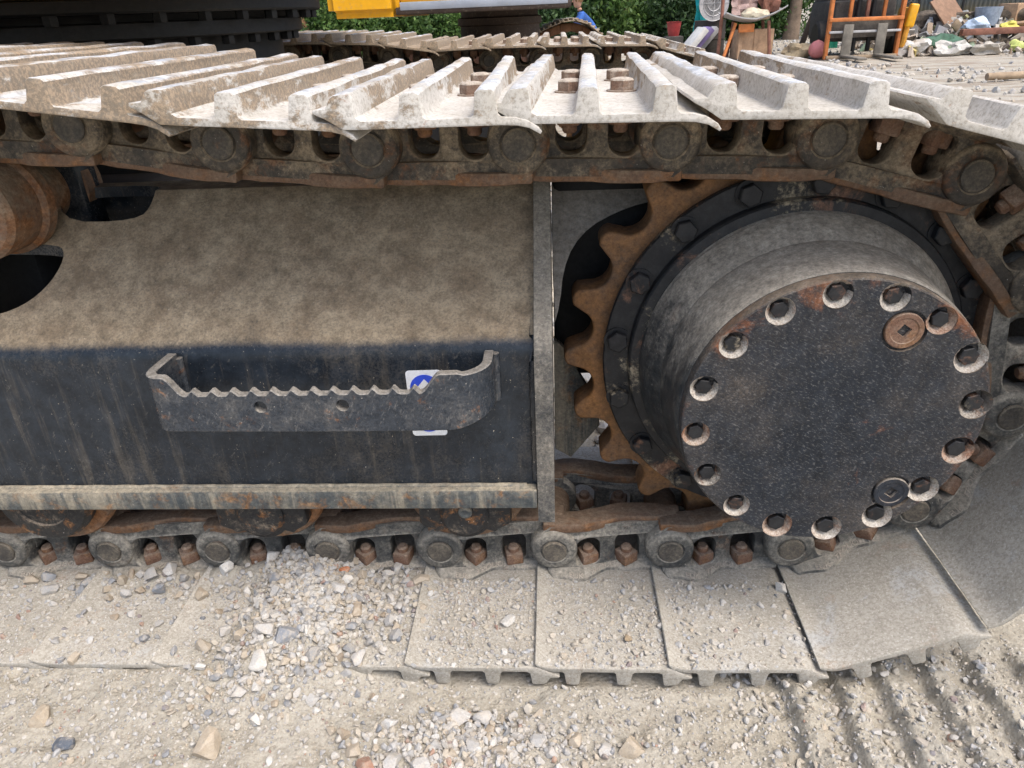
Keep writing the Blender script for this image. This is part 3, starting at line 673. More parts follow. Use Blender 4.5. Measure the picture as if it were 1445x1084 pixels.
ff_ = part('track_frame', box((-.35, GAUGE, .47), (2.2, .33, .42), .03), M['black'])
part('sprocket', spm.copy(), None, None, (0, GAUGE, -.02))
part('final_drive', lathe([(0, -.2), (.2, -.2), (.22, -.05), (.27, -.05), (.27, .2), (0, .2)], 40, 'Y', (SX, GAUGE, SZ - .02)), M['black'])

# ------------------------------------------------------------------ stones
def stone_proto(seed, sub):
    bm = bmesh.new(); bmesh.ops.create_icosphere(bm, subdivisions=sub, radius=1.0); r = np.random.default_rng(seed)
    v = np.array([x.co[:] for x in bm.verts]); fc = np.array([[q.index for q in f_.verts] for f_ in bm.faces]); bm.free()
    v *= np.array([1, r.uniform(.62, .95), r.uniform(.5, .8)])
    for _ in range(11):
        n_ = r.normal(size=3); n_ /= np.linalg.norm(n_); d = np.abs(v @ n_).max() * r.uniform(.45, .78)
        v -= np.outer(np.maximum(v @ n_ - d, 0), n_)
    if sub > 1: v *= 1 / np.abs(v).max() * (1 + .025 * np.array([[mnoise.noise(Vector(q * 2.3) + Vector((seed, 0, 0)))] for q in v]))
    else: v *= 1 / np.abs(v).max()
    return v, fc
SURF = lambda x, y: np.where((y > -.30) & (y < .3) & (x < 1.36), np.maximum(.0503, ground_h(x, y)), ground_h(x, y))
def density(x, y):
    d = .11 + 1.0 * np.exp(-((x - .385) / .10) ** 2 - ((y + .18) / .12) ** 2) + .5 * np.exp(-((x - .33) / .1) ** 2 - ((y + .34) / .05) ** 2)
    d += .85 * np.exp(-((x - .63) / .11) ** 2 - ((y + .41) / .045) ** 2) + .5 * np.exp(-((x - .10) / .17) ** 2 - ((y + .125) / .03) ** 2)
    d += .35 * np.exp(-((x - .86) / .12) ** 2 - ((y + .41) / .06) ** 2) + .22 * np.exp(-((x - .62) / .12) ** 2 - ((y + .18) / .1) ** 2) + .12 * (x < .35)
    d += np.where((y > -.30) & (x > .5) & (x < 1.12), .16, 0.); d *= np.where((y > -.30) & (x > 1.12), .2, 1.); return np.clip(d, 0, 1)
def scatter(n, x0, x1, y0, y1, dens, r0, r1, power, rmin_gap=0, placed=None):
    out = []
    tries = 0
    while len(out) < n and tries < 60:
        tries += 1
        x = rng.uniform(x0, x1, 4 * n); y = rng.uniform(y0, y1, 4 * n); k = rng.random(4 * n) < dens(x, y)
        for a, b in zip(x[k], y[k]):
            r = r0 + (r1 - r0) * rng.random() ** power
            if placed is not None:
                if any((a - p[0]) ** 2 + (b - p[1]) ** 2 < ((r + p[2]) * .82) ** 2 for p in placed): continue
                placed.append((a, b, r))
            out.append((a, b, r))
            if len(out) >= n: break
    return out
placed = []
protos2 = []
for sd_ in range(10):
    v_, f_ = stone_proto(100 + sd_, 3); me_ = bpy.data.meshes.new('stone'); np_mesh(me_, v_, f_, True)
    shade(me_, 17); protos2.append(me_)
SMESH = {}
def stone(x, y, r, label, group=None, mat=None, sink=.30, name='stone', sq=None):
    k = int(rng.integers(len(protos2)))
    if (k, mat.name) not in SMESH:
        q = protos2[k].copy(); q.materials.clear(); q.materials.append(mat); SMESH[(k, mat.name)] = q
    me_ = SMESH[(k, mat.name)]
    z = float(SURF(x, y))
    o = obj(name, me_, None, None, (x, y, z + r * (.62 - sink)), (rng.normal(0, .3), rng.normal(0, .3), rng.uniform(0, 6.28)))
    o.scale = sq or (r, r, r * .95); placed.append((x, y, r)); return tag(o, label, 'stone', group)
cm = lambda n_, c: stone_mat(n_, [(0, c), (1, tuple(q * .9 for q in c))])
tan_, blu, brick, wht, dark, ora = cm('tan_stone', (.43, .36, .27)), cm('blue_grey_stone', (.24, .26, .29)), cm('brick_red', (.36, .20, .14)), cm('pale_stone', (.55, .54, .51)), cm('dark_slate', (.10, .12, .15)), cm('orange_chip', (.50, .20, .10))
stone(.300, -.432, .026, 'large tan rounded stone half sunk in the dirt at the lower left', None, tan_)
stone(.045, -.392, .019, 'flat tan stone sunk in the dirt near the left edge of the photo', None, tan_)
stone(.100, -.428, .016, 'dark slate stone with blue facets at the lower left', None, dark)
stone(.515, -.447, .017, 'reddish brown brick fragment at the bottom edge, left of the middle gravel patch', None, brick)
stone(.408, -.118, .011, 'small orange red chip on top of the gravel pile beside the links', None, ora)
stone(.355, -.268, .022, 'long blue grey stone at the front foot of the gravel pile', None, blu)
stone(.330, -.305, .020, 'pale angular stone lying in front of the shoe edge below the gravel pile', None, wht)
stone(1.1225, -.1414, .0125, 'white pebble lying on the shoe joint under the hub', None, wht, .1)
stone(.868, -.246, .0085, 'small brown clod on the bare shoe right of centre', None, cm('brown_clod', (.28, .21, .13)), .1)
stone(.100, -.150, .017, 'blue grey split stone on the left shoe near the links', None, blu, .15)
stone(.175, -.160, .016, 'tan blocky stone on the left shoe beside the blue grey one', None, tan_, .15)
stone(.275, -.165, .015, 'upright pale bluish stone alone on the left shoe', None, wht, .05, sq=(.009, .012, .017))
stone(.685, -.215, .016, 'pale flat pebble in the middle of the dusty shoe below the end plate', None, wht, .2)
stone(.86, -.405, .019, 'rounded tan stone in the dirt below the middle shoe', None, tan_)
stone(1.20, -.43, .021, 'pale flat stone between the furrows at the lower right', None, wht, .4)
def ind(n_, box_, dens, r0, r1, pw, where, group, sink=.28, spots=()):
    for x, y, r in scatter(n_, *box_, dens, r0, r1, pw, placed=placed):
        c_ = list(SC)[rng.choice(6, p=[.32, .22, .22, .07, .11, .06])]; f_ = (r - r0) / (r1 - r0)
        size = 'large' if f_ > .55 else 'medium' if f_ > .22 else 'small'
        spot = min(spots, key=lambda q: (q[1] - x) ** 2 + (q[2] - y) ** 2)[0]
        stone(x, y, r, f'{size} {c_} stone {spot} {where}', group, SC[c_], sink)
gs = lambda cx, cy, sx, sy: (lambda x, y: np.exp(-((x - cx) / sx) ** 2 - ((y - cy) / sy) ** 2))
ind(150, (.20, .56, -.31, -.075), gs(.385, -.175, .095, .105), .006, .0150, 1.6, 'of the gravel pile heaped on the shoes', 'stones of the gravel pile on the shoes', .12, [('in the middle', .385, -.18), ('at the top', .36, -.1), ('on the left flank', .27, -.17), ('on the right flank', .49, -.16), ('at the front foot', .38, -.27)])
ind(35, (.22, .50, -.39, -.30), gs(.34, -.335, .09, .05), .0055, .0135, 1.7, 'of the spill below the gravel pile', 'stones spilled below the gravel pile', .28, [('at the left end', .27, -.34), ('in the middle', .34, -.34), ('at the right end', .43, -.34)])
ind(65, (.42, .86, -.47, -.345), gs(.63, -.41, .11, .045), .0055, .0165, 1.9, 'of the loose gravel patch at bottom centre', 'stones of the bottom gravel patch', .28, [('at the left end', .52, -.41), ('in the middle', .63, -.41), ('at the right end', .75, -.41), ('along the lower edge', .63, -.455)])
ind(30, (-.15, .26, -.17, -.105), gs(.09, -.125, .15, .03), .006, .016, 1.6, 'of the row along the left links', 'stones along the left links', .15, [('at the left end', -.05, -.13), ('in the middle', .09, -.13), ('at the right end', .22, -.13)])
ind(30, (-.10, .45, -.30, -.14), lambda x, y: x * 0 + 1, .004, .010, 1.5, 'of the dirt covered left shoes', 'stones on the left shoes', .2, [('on the far left', -.03, -.22), ('on the middle', .16, -.22), ('on the right', .36, -.22)])
# everything smaller: gravel nobody could count
pro0 = [stone_proto(s_, 1) for s_ in range(8)]; pro1 = [stone_proto(40 + s_, 2) for s_ in range(8)]
VV, FF, off = [], [], 0
def rotm(n_):
    q = rng.normal(size=(n_, 4)); q /= np.linalg.norm(q, axis=1)[:, None]; a, b, c, d = q.T
    return np.stack([np.stack([1 - 2 * (c * c + d * d), 2 * (b * c - a * d), 2 * (b * d + a * c)], -1), np.stack([2 * (b * c + a * d), 1 - 2 * (b * b + d * d), 2 * (c * d - a * b)], -1), np.stack([2 * (b * d - a * c), 2 * (c * d + a * b), 1 - 2 * (b * b + c * c)], -1)], 1)
def add_stuff(pts, pro, sink, surf=SURF):
    global off
    pts = np.array(pts); z = surf(pts[:, 0], pts[:, 1]); which = rng.integers(len(pro), size=len(pts))
    for k, (v_, f_) in enumerate(pro):
        s_ = pts[which == k]; zz = z[which == k]
        if not len(s_): continue
        Rm = rotm(len(s_)); w_ = np.einsum('nij,vj->nvi', Rm, v_) * s_[:, 2][:, None, None]
        w_ += np.stack([s_[:, 0], s_[:, 1], zz + s_[:, 2] * (.6 - sink)], -1)[:, None, :]
        VV.append(w_.reshape(-1, 3)); FF.append((f_[None] + (np.arange(len(s_)) * len(v_))[:, None, None] + off).reshape(-1, 3)); off += len(s_) * len(v_)
dn = lambda x, y: density(x, y) * np.where((y > -.115) & ~((x > .27) & (x < .43)), 0, 1)
add_stuff(scatter(2600, -.2, 1.45, -.50, -.075, dn, .0028, .0075, 2.0), pro1, .25)
add_stuff(scatter(1700, .22, .58, -.34, -.08, gs(.385, -.17, .09, .10), .0030, .0085, 1.5), pro1, .12)
add_stuff(scatter(500, .45, .85, -.47, -.34, gs(.63, -.41, .10, .045), .003, .008, 1.5), pro1, .15)
add_stuff(scatter(1500, .5, 1.12, -.295, -.12, lambda x, y: np.clip(.45 + 1.2 * fbm(x, y, 13, 3, 66), 0, 1), .0012, .0048, 2.2), pro1, .15)
add_stuff(scatter(16000, -.2, 1.45, -.50, -.075, lambda x, y: np.clip(dn(x, y) * .8 + .25 * (y < -.115), 0, 1), .0008, .0028, 1.8), pro0, .2)
add_stuff(scatter(900, 1.0, 1.6, -.50, -.25, lambda x, y: x * 0 + .6, .002, .008, 2.2), pro1, .35, ground_h)
add_stuff(scatter(2500, .5, 2.2, .3, 3.5, lambda x, y: x * 0 + 1, .008, .03, 2.), pro0, .3, ground_h)
add_stuff(scatter(9000, 1.2, 16, 2, 22, lambda x, y: np.clip(.5 + .9 * fbm(x, y, .8, 3, 71), 0, 1), .010, .055, 2.8), pro0, .35, ground_h)
me = bpy.data.meshes.new('gravel'); np_mesh(me, np.concatenate(VV), np.concatenate(FF), False)
tag(obj('gravel', me, M['gravel']), 'loose grey and tan gravel and grit strewn over shoes and yard', None, None, 'stuff')

# ------------------------------------------------------------------ background: the second excavator
ye = empty('excavator', (.2, 6.0, 0))
tag(ye, 'yellow excavator parked behind the far track with yellow counterweight and dark belly', 'excavator')
def yp(name, me, mat, parent=None): return obj(name, me, mat, parent or ye, Vector((-.2, -6.0, 0)) if parent is None else (0, 0, 0))
YEL = plain('yellow_paint', (.72, .36, .015), .35, .12, 4); GRY = plain('grey_blue_panel', (.30, .33, .38), .4, .12, 5); BRN = plain('dark_brown_belly', (.045, .03, .022), .7, .3, 6)
bodyw = yp('upper_body', box((.28, 5.95, 1.45), (1.26, 1.9, .96), .03), YEL)
obj('side_skirt', box((.275, 4.985, .965), (1.24, .03, .055), .006), GRY, bodyw)
obj('belly_plate', box((.27, 5.9, .935), (1.30, 1.85, .05), .01), BRN, bodyw)
bm = bmesh.new(); box_bm(bm, (-.62, 5.9, 1.45), (.54, 1.9, 1.10)); bmesh.ops.bevel(bm, geom=bm.edges[:], offset=.055, segments=5, affect='EDGES'); yp('counterweight', from_bm(bm, 50), YEL)
yp('turntable', lathe([(0, .55), (.34, .55), (.34, .80), (.36, .81), (.36, .86), (.33, .87), (.33, .92), (0, .92)], 48, 'Z', (.33, 5.95, 0)), BRN)
yp('centre_frame', box((.05, 5.95, .58), (1.0, 1.2, .24), .06, seg=3), plain('rusty_brown_frame', (.11, .05, .03), .8, .3, 6))
# its crawler track, seen end on, the top run humped over a carrier roller
loop_ = [(.30, .665), (.42, .672), (.54, .685), (.65, .712), (.75, .752), (.85, .785), (.96, .795), (1.06, .765), (1.15, .70), (1.21, .60), (1.23, .48), (1.20, .36), (1.13, .25), (1.02, .16), (.9, .1), (.78, .07), (.66, .06), (.54, .06), (.42, .06), (.30, .06)]
small = shoe_up[0].copy(); small.transform(Matrix.Diagonal((.63, .78, .8, 1)))
RU = plain('track_brown_rust', (.17, .085, .045), .85, .3, 14)
for (x0, z0), (x1, z1) in zip(loop_, loop_[1:]):
    a = math.atan2(z1 - z0, x1 - x0)
    so_ = obj('track_shoe', small, None, ye, ((x0 + x1) / 2 - .2, .55, (z0 + z1) / 2 - .03), (0, -a, .12))
    lk = obj('track_link', box((0, .0, -.01), (.13, .2, .075), .02), RU, ye, ((x0 + x1) / 2 - .2, .55, (z0 + z1) / 2 - .03), (0, -a, .12))
yp('track_frame', box((.62, 6.55, .38), (.9, .24, .40), .05), BRN)

# ------------------------------------------------------------------ background: people
def skin(verts, edges, mat, name, parent, sub=2):
    me_ = bpy.data.meshes.new('s'); me_.from_pydata([v[:3] for v in verts], edges, []); o = obj('s', me_)
    md = o.modifiers.new('k', 'SKIN'); md.use_smooth_shade = True
    for i, v in enumerate(verts):
        d_ = me_.skin_vertices[0].data[i]; d_.radius = (v[3], v[4] if len(v) > 4 else v[3]); d_.use_root = i == 0
    o.modifiers.new('d', 'SUBSURF').levels = sub
    dg = bpy.context.evaluated_depsgraph_get(); r = bpy.data.meshes.new_from_object(o.evaluated_get(dg)); bpy.data.objects.remove(o); r.materials.clear()
    r.polygons.foreach_set('use_smooth', [True] * len(r.polygons))
    return obj(name, r, mat, parent)
SKN = plain('skin_tone', (.42, .24, .16), .6, .1, 10)
def head(parent, c, face, hair):
    h = lathe([(0, -.115), (.045, -.105), (.062, -.075), (.072, -.03), (.078, .02), (.074, .065), (.05, .1), (0, .115)], 20, 'Z'); h.transform(Matrix.Translation(c) @ Matrix.Diagonal((1, 1.15, 1, 1)))
    nose = lathe([(0, .02), (.012, 0), (.014, -.015), (0, -.022)], 8, 'Z', (c[0] + face[0] * .085, c[1] + face[1] * .09, c[2] - .005))
    ears = [lathe([(0, .03), (.012, .012), (.012, -.012), (0, -.03)], 8, 'Z', (c[0] - s_ * face[1] * .078, c[1] + s_ * face[0] * .085, c[2])) for s_ in (-1, 1)]
    o = obj('head', join(h, nose, *ears, smooth=60), SKN, parent)
    eye = [lathe([(0, .006), (.007, 0), (0, -.006)], 8, 'Z', (c[0] + face[0] * .072 - s_ * face[1] * .03, c[1] + face[1] * .08 + s_ * face[0] * .03, c[2] + .012)) for s_ in (-1, 1)]
    for e_ in eye: obj('eye', e_, M['black'], o)
    obj('mouth', box((c[0] + face[0] * .072, c[1] + face[1] * .078, c[2] - .055), (.012 + .03 * abs(face[1]), .012 + .03 * abs(face[0]), .008), .003), plain('lips', (.32, .13, .1)), o)
    hm = lathe([(.079, -.02), (.086, .02), (.083, .07), (.058, .112), (0, .13)], 20, 'Z'); hm.transform(Matrix.Translation((c[0] - face[0] * .012, c[1] - face[1] * .012, c[2])) @ Matrix.Diagonal((1, 1.15, 1, 1)))
    obj('hair', hm, hair, parent)
def hand(parent, c, d):
    """palm and five fingers pointing along d"""
    d = Vector(d).normalized(); s_ = d.cross(Vector((0, 0, 1))).normalized() if abs(d.z) < .9 else Vector((1, 0, 0)); n_ = s_.cross(d); c = Vector(c)
    ms = [tube([c, c + d * .05, c + d * .09], [.024, .036, .034], 8)]
    for k, (o_, l_) in enumerate(((-.027, .06), (-.009, .075), (.009, .07), (.027, .055))):
        b_ = c + d * .085 + s_ * o_; ms.append(tube([b_, b_ + d * l_ * .5 - n_ * .006, b_ + d * l_ * .85 - n_ * .022], [.009, .0085, .007], 6))
    b_ = c + d * .03 + s_ * .034; ms.append(tube([b_, b_ + d * .03 + s_ * .022, b_ + d * .055 + s_ * .022 - n_ * .012], [.011, .0095, .008], 6))
    obj('hand', join(*ms, smooth=60), SKN, parent)
p1 = empty('person', (1.40, 13.0, 0)); tag(p1, 'person in a blue shirt crouching and bending forward behind the rusty track', 'person')
hr = plain('brown_hair', (.14, .075, .03), .8); blu_sh = plain('blue_shirt', (.03, .10, .34), .85, .35, 9); dk = plain('dark_trousers', (.04, .045, .06), .9)
skin([(.10, 0, .40, .13, .15), (.02, 0, .58, .13, .16), (-.08, 0, .76, .14, .19), (-.13, 0, .85, .06, .06), (-.10, .19, .80, .065), (-.22, .21, .62, .055), (-.10, -.19, .80, .065), (-.22, -.21, .62, .055)], [(0, 1), (1, 2), (2, 3), (2, 4), (4, 5), (2, 6), (6, 7)], blu_sh, 'shirt', p1)
skin([(-.13, 0, .86, .05), (-.14, 0, .93, .048)], [(0, 1)], SKN, 'neck', p1)
skin([(.10, 0, .38, .13, .15), (.06, .11, .36, .09), (-.28, .15, .46, .07), (-.16, .15, .10, .05), (.06, -.11, .36, .09), (-.28, -.15, .46, .07), (-.16, -.15, .10, .05)], [(0, 1), (1, 2), (2, 3), (0, 4), (4, 5), (5, 6)], dk, 'trousers', p1)
for s_ in (-1, 1):
    skin([(-.22, s_ * .21, .62, .05), (-.42, s_ * .12, .58, .036)], [(0, 1)], SKN, 'forearm', p1); hand(p1, (-.42, s_ * .12, .58), (-1, -s_ * .3, -.2))
    obj('shoe', box((-.21, s_ * .15, .045), (.27, .1, .09), .03, seg=3), dk, p1)
head(p1, (-.17, 0, 1.03), (-1, 0), hr)
p2 = empty('person', (3.80, 15.4, 0)); tag(p2, 'person in teal trousers and turquoise top standing beside the scrap table', 'person')
teal = plain('teal_trousers', (.01, .34, .33), .85, .35, 7); turq = plain('turquoise_top', (.02, .36, .45), .85, .3, 7)
skin([(0, 0, .98, .13, .17), (.0, -.09, .88, .11), (.03, -.10, .50, .085), (.0, -.10, .09, .075), (.0, .09, .88, .11), (-.08, .10, .50, .085), (-.10, .10, .09, .075)], [(0, 1), (1, 2), (2, 3), (0, 4), (4, 5), (5, 6)], teal, 'trousers', p2)
skin([(0, 0, 1.0, .13, .17), (.02, 0, 1.2, .13, .18), (.03, 0, 1.38, .13, .2), (.02, 0, 1.48, .06), (.04, -.21, 1.40, .07), (.06, -.25, 1.15, .058), (.04, .21, 1.40, .07), (.06, .25, 1.15, .058)], [(0, 1), (1, 2), (2, 3), (2, 4), (4, 5), (2, 6), (6, 7)], turq, 'shirt', p2)
for s_ in (-1, 1):
    skin([(.06, s_ * .25, 1.17, .05), (.16 if s_ < 0 else .25, s_ * .24, .93, .036)], [(0, 1)], SKN, 'forearm', p2); hand(p2, (.16 if s_ < 0 else .25, s_ * .24, .93), (.3, 0, -1))
    obj('shoe', box((.05 - (.1 if s_ > 0 else 0), s_ * .10, .045), (.28, .1, .09), .03, seg=3), dk, p2)
skin([(.02, 0, 1.47, .05), (.03, 0, 1.56, .048)], [(0, 1)], SKN, 'neck', p2)
head(p2, (.04, 0, 1.66), (1, 0), plain('black_hair', (.015, .012, .01)))

# ------------------------------------------------------------------ background: scrap stand, panels, odds and ends by the trees
ORN = plain('orange_rust_paint', (.50, .17, .05), .7, .3, 8); RB = plain('red_brown_scrap', (.22, .10, .07), .85, .35, 8); WD = plain('grey_wood', (.33, .25, .17), .9, .3, 6); TN = plain('tan_board', (.50, .33, .21), .9, .25, 7)
GM = plain('grey_sheet_metal', (.40, .40, .40), .5, .2, 7); WH = plain('white_plastic', (.62, .61, .58), .7, .12, 8); DK = plain('dark_junk', (.06, .055, .05), .85, .3, 8); PU = plain('purple_panel', (.26, .20, .42), .6, .2, 6); GN = plain('green_sheet', (.01, .20, .13), .5, .2, 3)
t = empty('scrap_stand', (4.2, 13.1, 0)); tag(t, 'orange legged stand with a curved grey tray in front of the trees', 'stand')
tv, tf = [], []
for i in range(11):
    for j in range(7):
        a_, b_ = (i - 5) / 5, (j - 3) / 3
        tv.append((a_ * .50, b_ * .34, .60 + .11 * a_ * a_ + .05 * b_ * b_ + .07 * max(a_, 0)))
nn = len(tv); tv += [(x, y, z - .02) for x, y, z in tv]
for i in range(10):
    for j in range(6): a_ = i * 7 + j; tf += [(a_, a_ + 1, a_ + 8, a_ + 7), (nn + a_, nn + a_ + 7, nn + a_ + 8, nn + a_ + 1)]
rim = [i * 7 for i in range(11)] + [70 + j for j in range(1, 7)] + [i * 7 + 6 for i in range(9, -1, -1)] + [j for j in range(5, 0, -1)]
for a_, b_ in zip(rim, rim[1:] + rim[:1]): tf.append((a_, b_, nn + b_, nn + a_))
obj('tray', pydata(tv, tf, 50), GM, t)
obj('leg', tube([(-.30, -.2, .58), (-.50, -.3, .0)], .028), ORN, t); obj('leg', tube([(.25, -.2, .60), (.30, -.3, .0)], .028), RB, t); obj('leg', tube([(.25, .2, .60), (.35, .3, .0)], .028), RB, t); obj('leg', tube([(-.25, .2, .60), (-.3, .3, .0)], .028), RB, t)
obj('bracket', box((-.12, -.22, .50), (.26, .05, .13), .01), ORN, t)
def thing(name, me, mat, loc, label, cat, rz=0, group=None):
    return tag(obj(name, me, mat, None, loc, (0, 0, rz)), label, cat, group)
def crumple(seed, d, sub=3, amp=.35):
    bm = bmesh.new(); bmesh.ops.create_icosphere(bm, subdivisions=sub, radius=.5)
    for v in bm.verts:
        k = 1 + amp * mnoise.noise(v.co * 2.6 + Vector((seed * 7, 0, 0))) * 1.6 + amp * .5 * mnoise.noise(v.co * 7 + Vector((seed, 3, 0))); v.co = Vector((v.co.x * d[0] * k, v.co.y * d[1] * k, max(v.co.z * d[2] * k, -.32 * d[2]) + .32 * d[2]))
    return from_bm(bm, 30)
def sheet(seed, w_, h_, amp=.05, thick=.006, n_=10):
    v_ = [];
    for i in range(n_ + 1):
        for j in range(n_ + 1): v_.append((w_ * (i / n_ - .5), amp * mnoise.noise(Vector((i * .45 + seed, j * .45, 0))) * 2, h_ * j / n_))
    k = len(v_); v_ += [(x, y + thick, z) for x, y, z in v_]; f_ = []; m_ = n_ + 1
    for i in range(n_):
        for j in range(n_): a_ = i * m_ + j; f_ += [(a_, a_ + 1, a_ + m_ + 1, a_ + m_), (k + a_, k + a_ + m_, k + a_ + m_ + 1, k + a_ + 1)]
    for i in range(n_): f_ += [(i * m_, i * m_ + m_, k + i * m_ + m_, k + i * m_), (i * m_ + n_, i * m_ + m_ + n_, k + i * m_ + m_ + n_, k + i * m_ + n_), (i, i + 1, k + i + 1, k + i), (n_ * m_ + i, n_ * m_ + i + 1, k + n_ * m_ + i + 1, k + n_ * m_ + i)]
    return pydata(v_, f_, 40)
thing('packing_crate', join(box((0, 0, .24), (.62, .4, .46), .01), *[box((x, -.21, .24), (.07, .02, .46), .004) for x in (-.27, 0, .27)]), TN, (4.28, 13.25, 0), 'tan wooden crate standing under the orange legged stand', 'crate', .1)
thing('scrap_sheet', sheet(3, .5, .42, .06), plain('mauve_metal', (.34, .24, .22), .6), (4.10, 13.2, .66), 'reddish bent metal sheet standing up in the curved tray', 'scrap', .3)
thing('scrap_sack', crumple(5, (.5, .3, .22)), plain('cream_canvas', (.52, .46, .34), .9), (4.25, 13.0, .62), 'cream crumpled canvas lying in the curved tray', 'canvas')
thing('scrap_casting', crumple(9, (.3, .3, .6), 3, .5), RB, (4.48, 13.2, .70), 'red brown lumpy scrap casting at the right end of the tray', 'scrap')
thing('scrap_pole', tube([(0, 0, 0), (.02, .0, .8), (.01, .05, 1.5)], .03), RB, (3.66, 13.0, 0), 'thin red brown pole standing left of the scrap stand', 'pole')
thing('lidded_drum', lathe([(0, 0), (.28, 0), (.29, .02), (.28, .3), (.29, .31), (.28, .6), (.29, .62), (0, .62)], 32, 'Z'), DK, (3.72, 14.2, 0), 'black drum standing behind the thin brown pole', 'drum')
thing('fan_guard', join(*[lathe([(r_, 0), (r_ + .012, -.01), (r_ + .012, .01), (r_, 0.01)], 40, 'Y') for r_ in (.28, .2, .12)], lathe([(0, .0), (.06, 0), (.06, .02), (0, .02)], 20, 'Y'), box((0, 0, 0), (.56, .012, .012)), box((0, 0, 0), (.012, .012, .56))), GM, (3.70, 13.85, .90), 'round grey fan guard leaning on the black drum', 'fan guard', .3)
for k, (mt_, nm_) in enumerate(((WH, 'white'), (PU, 'purple'), (GM, 'grey'))):
    o = thing('leaning_panel', box((0, 0, .30), (.10, .5, .62), .006), mt_, (3.10 + .12 * k, 13.6 + .12 * k, .04), f'{nm_} panel leaning at a slant beside the teal trousers', 'panel'); o.rotation_euler = (0, .72, .1)
thing('bucket_stand', box((0, 0, .18), (.34, .34, .36), .02), DK, (3.15, 14.8, 0), 'dark box under the red bucket', 'box')
thing('bucket', lathe([(0, 0), (.10, 0), (.14, .24), (.15, .25), (.13, .24), (.095, .02), (0, .02)], 28, 'Z'), plain('red_plastic', (.32, .04, .04), .5), (3.15, 14.8, .36), 'dark red bucket left of the teal trousers', 'bucket')

# ------------------------------------------------------------------ background: forklift
fk = empty('forklift', (5.85, 12.3, 0), -.05); tag(fk, 'orange forklift seen from its fork end by the shed', 'forklift')
def fp(n_, me_, mt_, par=None): return obj(n_, me_, mt_, par or fk)
for x in (-.58, .52): fp('mast_rail', box((x, 0, 1.05), (.055, .10, 2.10), .008), ORN)
for x, mt_ in ((-.26, ORN), (.0, RB), (.26, ORN)): fp('inner_rail', box((x, .06, 1.35), (.05, .06, 1.55), .006), mt_)
for x in (-.13, .10): fp('lift_cylinder', lathe([(0, .1), (.035, .1), (.035, 1.5), (.02, 1.5), (.02, 2.0), (0, 2.0)], 14, 'Z', (x, .10, 0)), M['black'])
fp('mast_plate', box((-.03, .05, .46), (1.0, .02, .30), .004), plain('mast_plate_grime', (.09, .08, .07), .8, .4, 9))
fp('crossbar', box((-.03, -.06, .58), (1.14, .04, .055), .006), ORN); fp('crossbar', box((-.03, -.06, .40), (1.1, .04, .035), .006), GM); fp('crossbar', box((-.03, -.06, 1.1), (1.14, .04, .055), .006), ORN); fp('crossbar', box((-.03, -.06, .03), (1.1, .06, .05), .006), WD)
FKM = plain('fork_grey', (.17, .155, .13), .7, .3, 9)
for x in (-.30, .22):
    fp('fork', join(box((x, -.10, .26), (.15, .04, .5), .006), box((x, -.55, .05), (.14, .9, .035), .01)), FKM)
fp('chassis', join(box((0, .9, .55), (.95, 1.5, .6), .05), box((0, 1.3, 1.0), (.85, .8, .5), .06)), DK)
fp('overhead_guard', join(*[box((x, y, 1.5), (.05, .05, 1.2), .006) for x in (-.42, .42) for y in (.4, 1.5)], box((0, .95, 2.1), (.95, 1.2, .05), .01)), DK)
lh = fp('lamp_housing', box((.66, -.02, .60), (.13, .14, .34), .03, (0, .12, 0), 3), YEL); fp('lamp_bracket', tube([(.55, 0, .76), (.62, 0, .80), (.66, 0, .76)], .015), M['black'])
fp('fender', box((.68, .35, .42), (.10, .5, .6), .04, (0, .1, 0)), plain('amber_fender', (.6, .3, .04), .6))
for x in (-.55, .60):
    wh = fp('wheel', lathe([(.12, -.1), (.24, -.1), (.28, -.07), (.28, .07), (.24, .1), (.12, .1)], 36, 'X', (x, .55, .28)), M['black']); obj('rim', lathe([(0, -.08), (.13, -.08), (.13, .08), (0, .08)], 24, 'X', (x, .55, .28)), RB, wh)
thing('green_sheet', join(*[box((-.24 + .06 * k, .01 * (k % 2), .95), (.062, .012, 1.9), .002) for k in range(9)]), GN, (6.25, 15.4, 0), 'tall green corrugated sheet standing behind the forklift', 'sheet')
o = thing('yellow_plank', box((0, 0, .42), (.09, .04, .85), .006), plain('yellow_wood', (.62, .47, .16), .8), (5.62, 13.9, 0), 'yellow plank leaning left of the forklift', 'plank'); o.rotation_euler = (0, .22, 0)
o = thing('dark_plank', box((0, 0, .35), (.10, .04, .7), .006), plain('dark_wood', (.10, .075, .06), .9), (5.4, 14.2, 0), 'dark plank leaning near the green sheet', 'plank'); o.rotation_euler = (0, .3, .2)
thing('pink_ball', lathe([(0, -.14)] + [(.14 * math.cos(math.radians(a_)), .14 * math.sin(math.radians(a_))) for a_ in range(-75, 90, 15)] + [(.02, .139), (.012, .148), (0, .148)], 28, 'Z'), plain('pink_rubber', (.55, .20, .20), .5, .1), (5.22, 12.6, .14), 'dull pink ball on the ground left of the forklift', 'ball')
thing('rubble_lump', crumple(11, (.5, .4, .3)), plain('tan_rubble', (.36, .29, .19), .95), (4.98, 12.9, 0), 'tan rubble lump left of the pink ball', 'rubble')

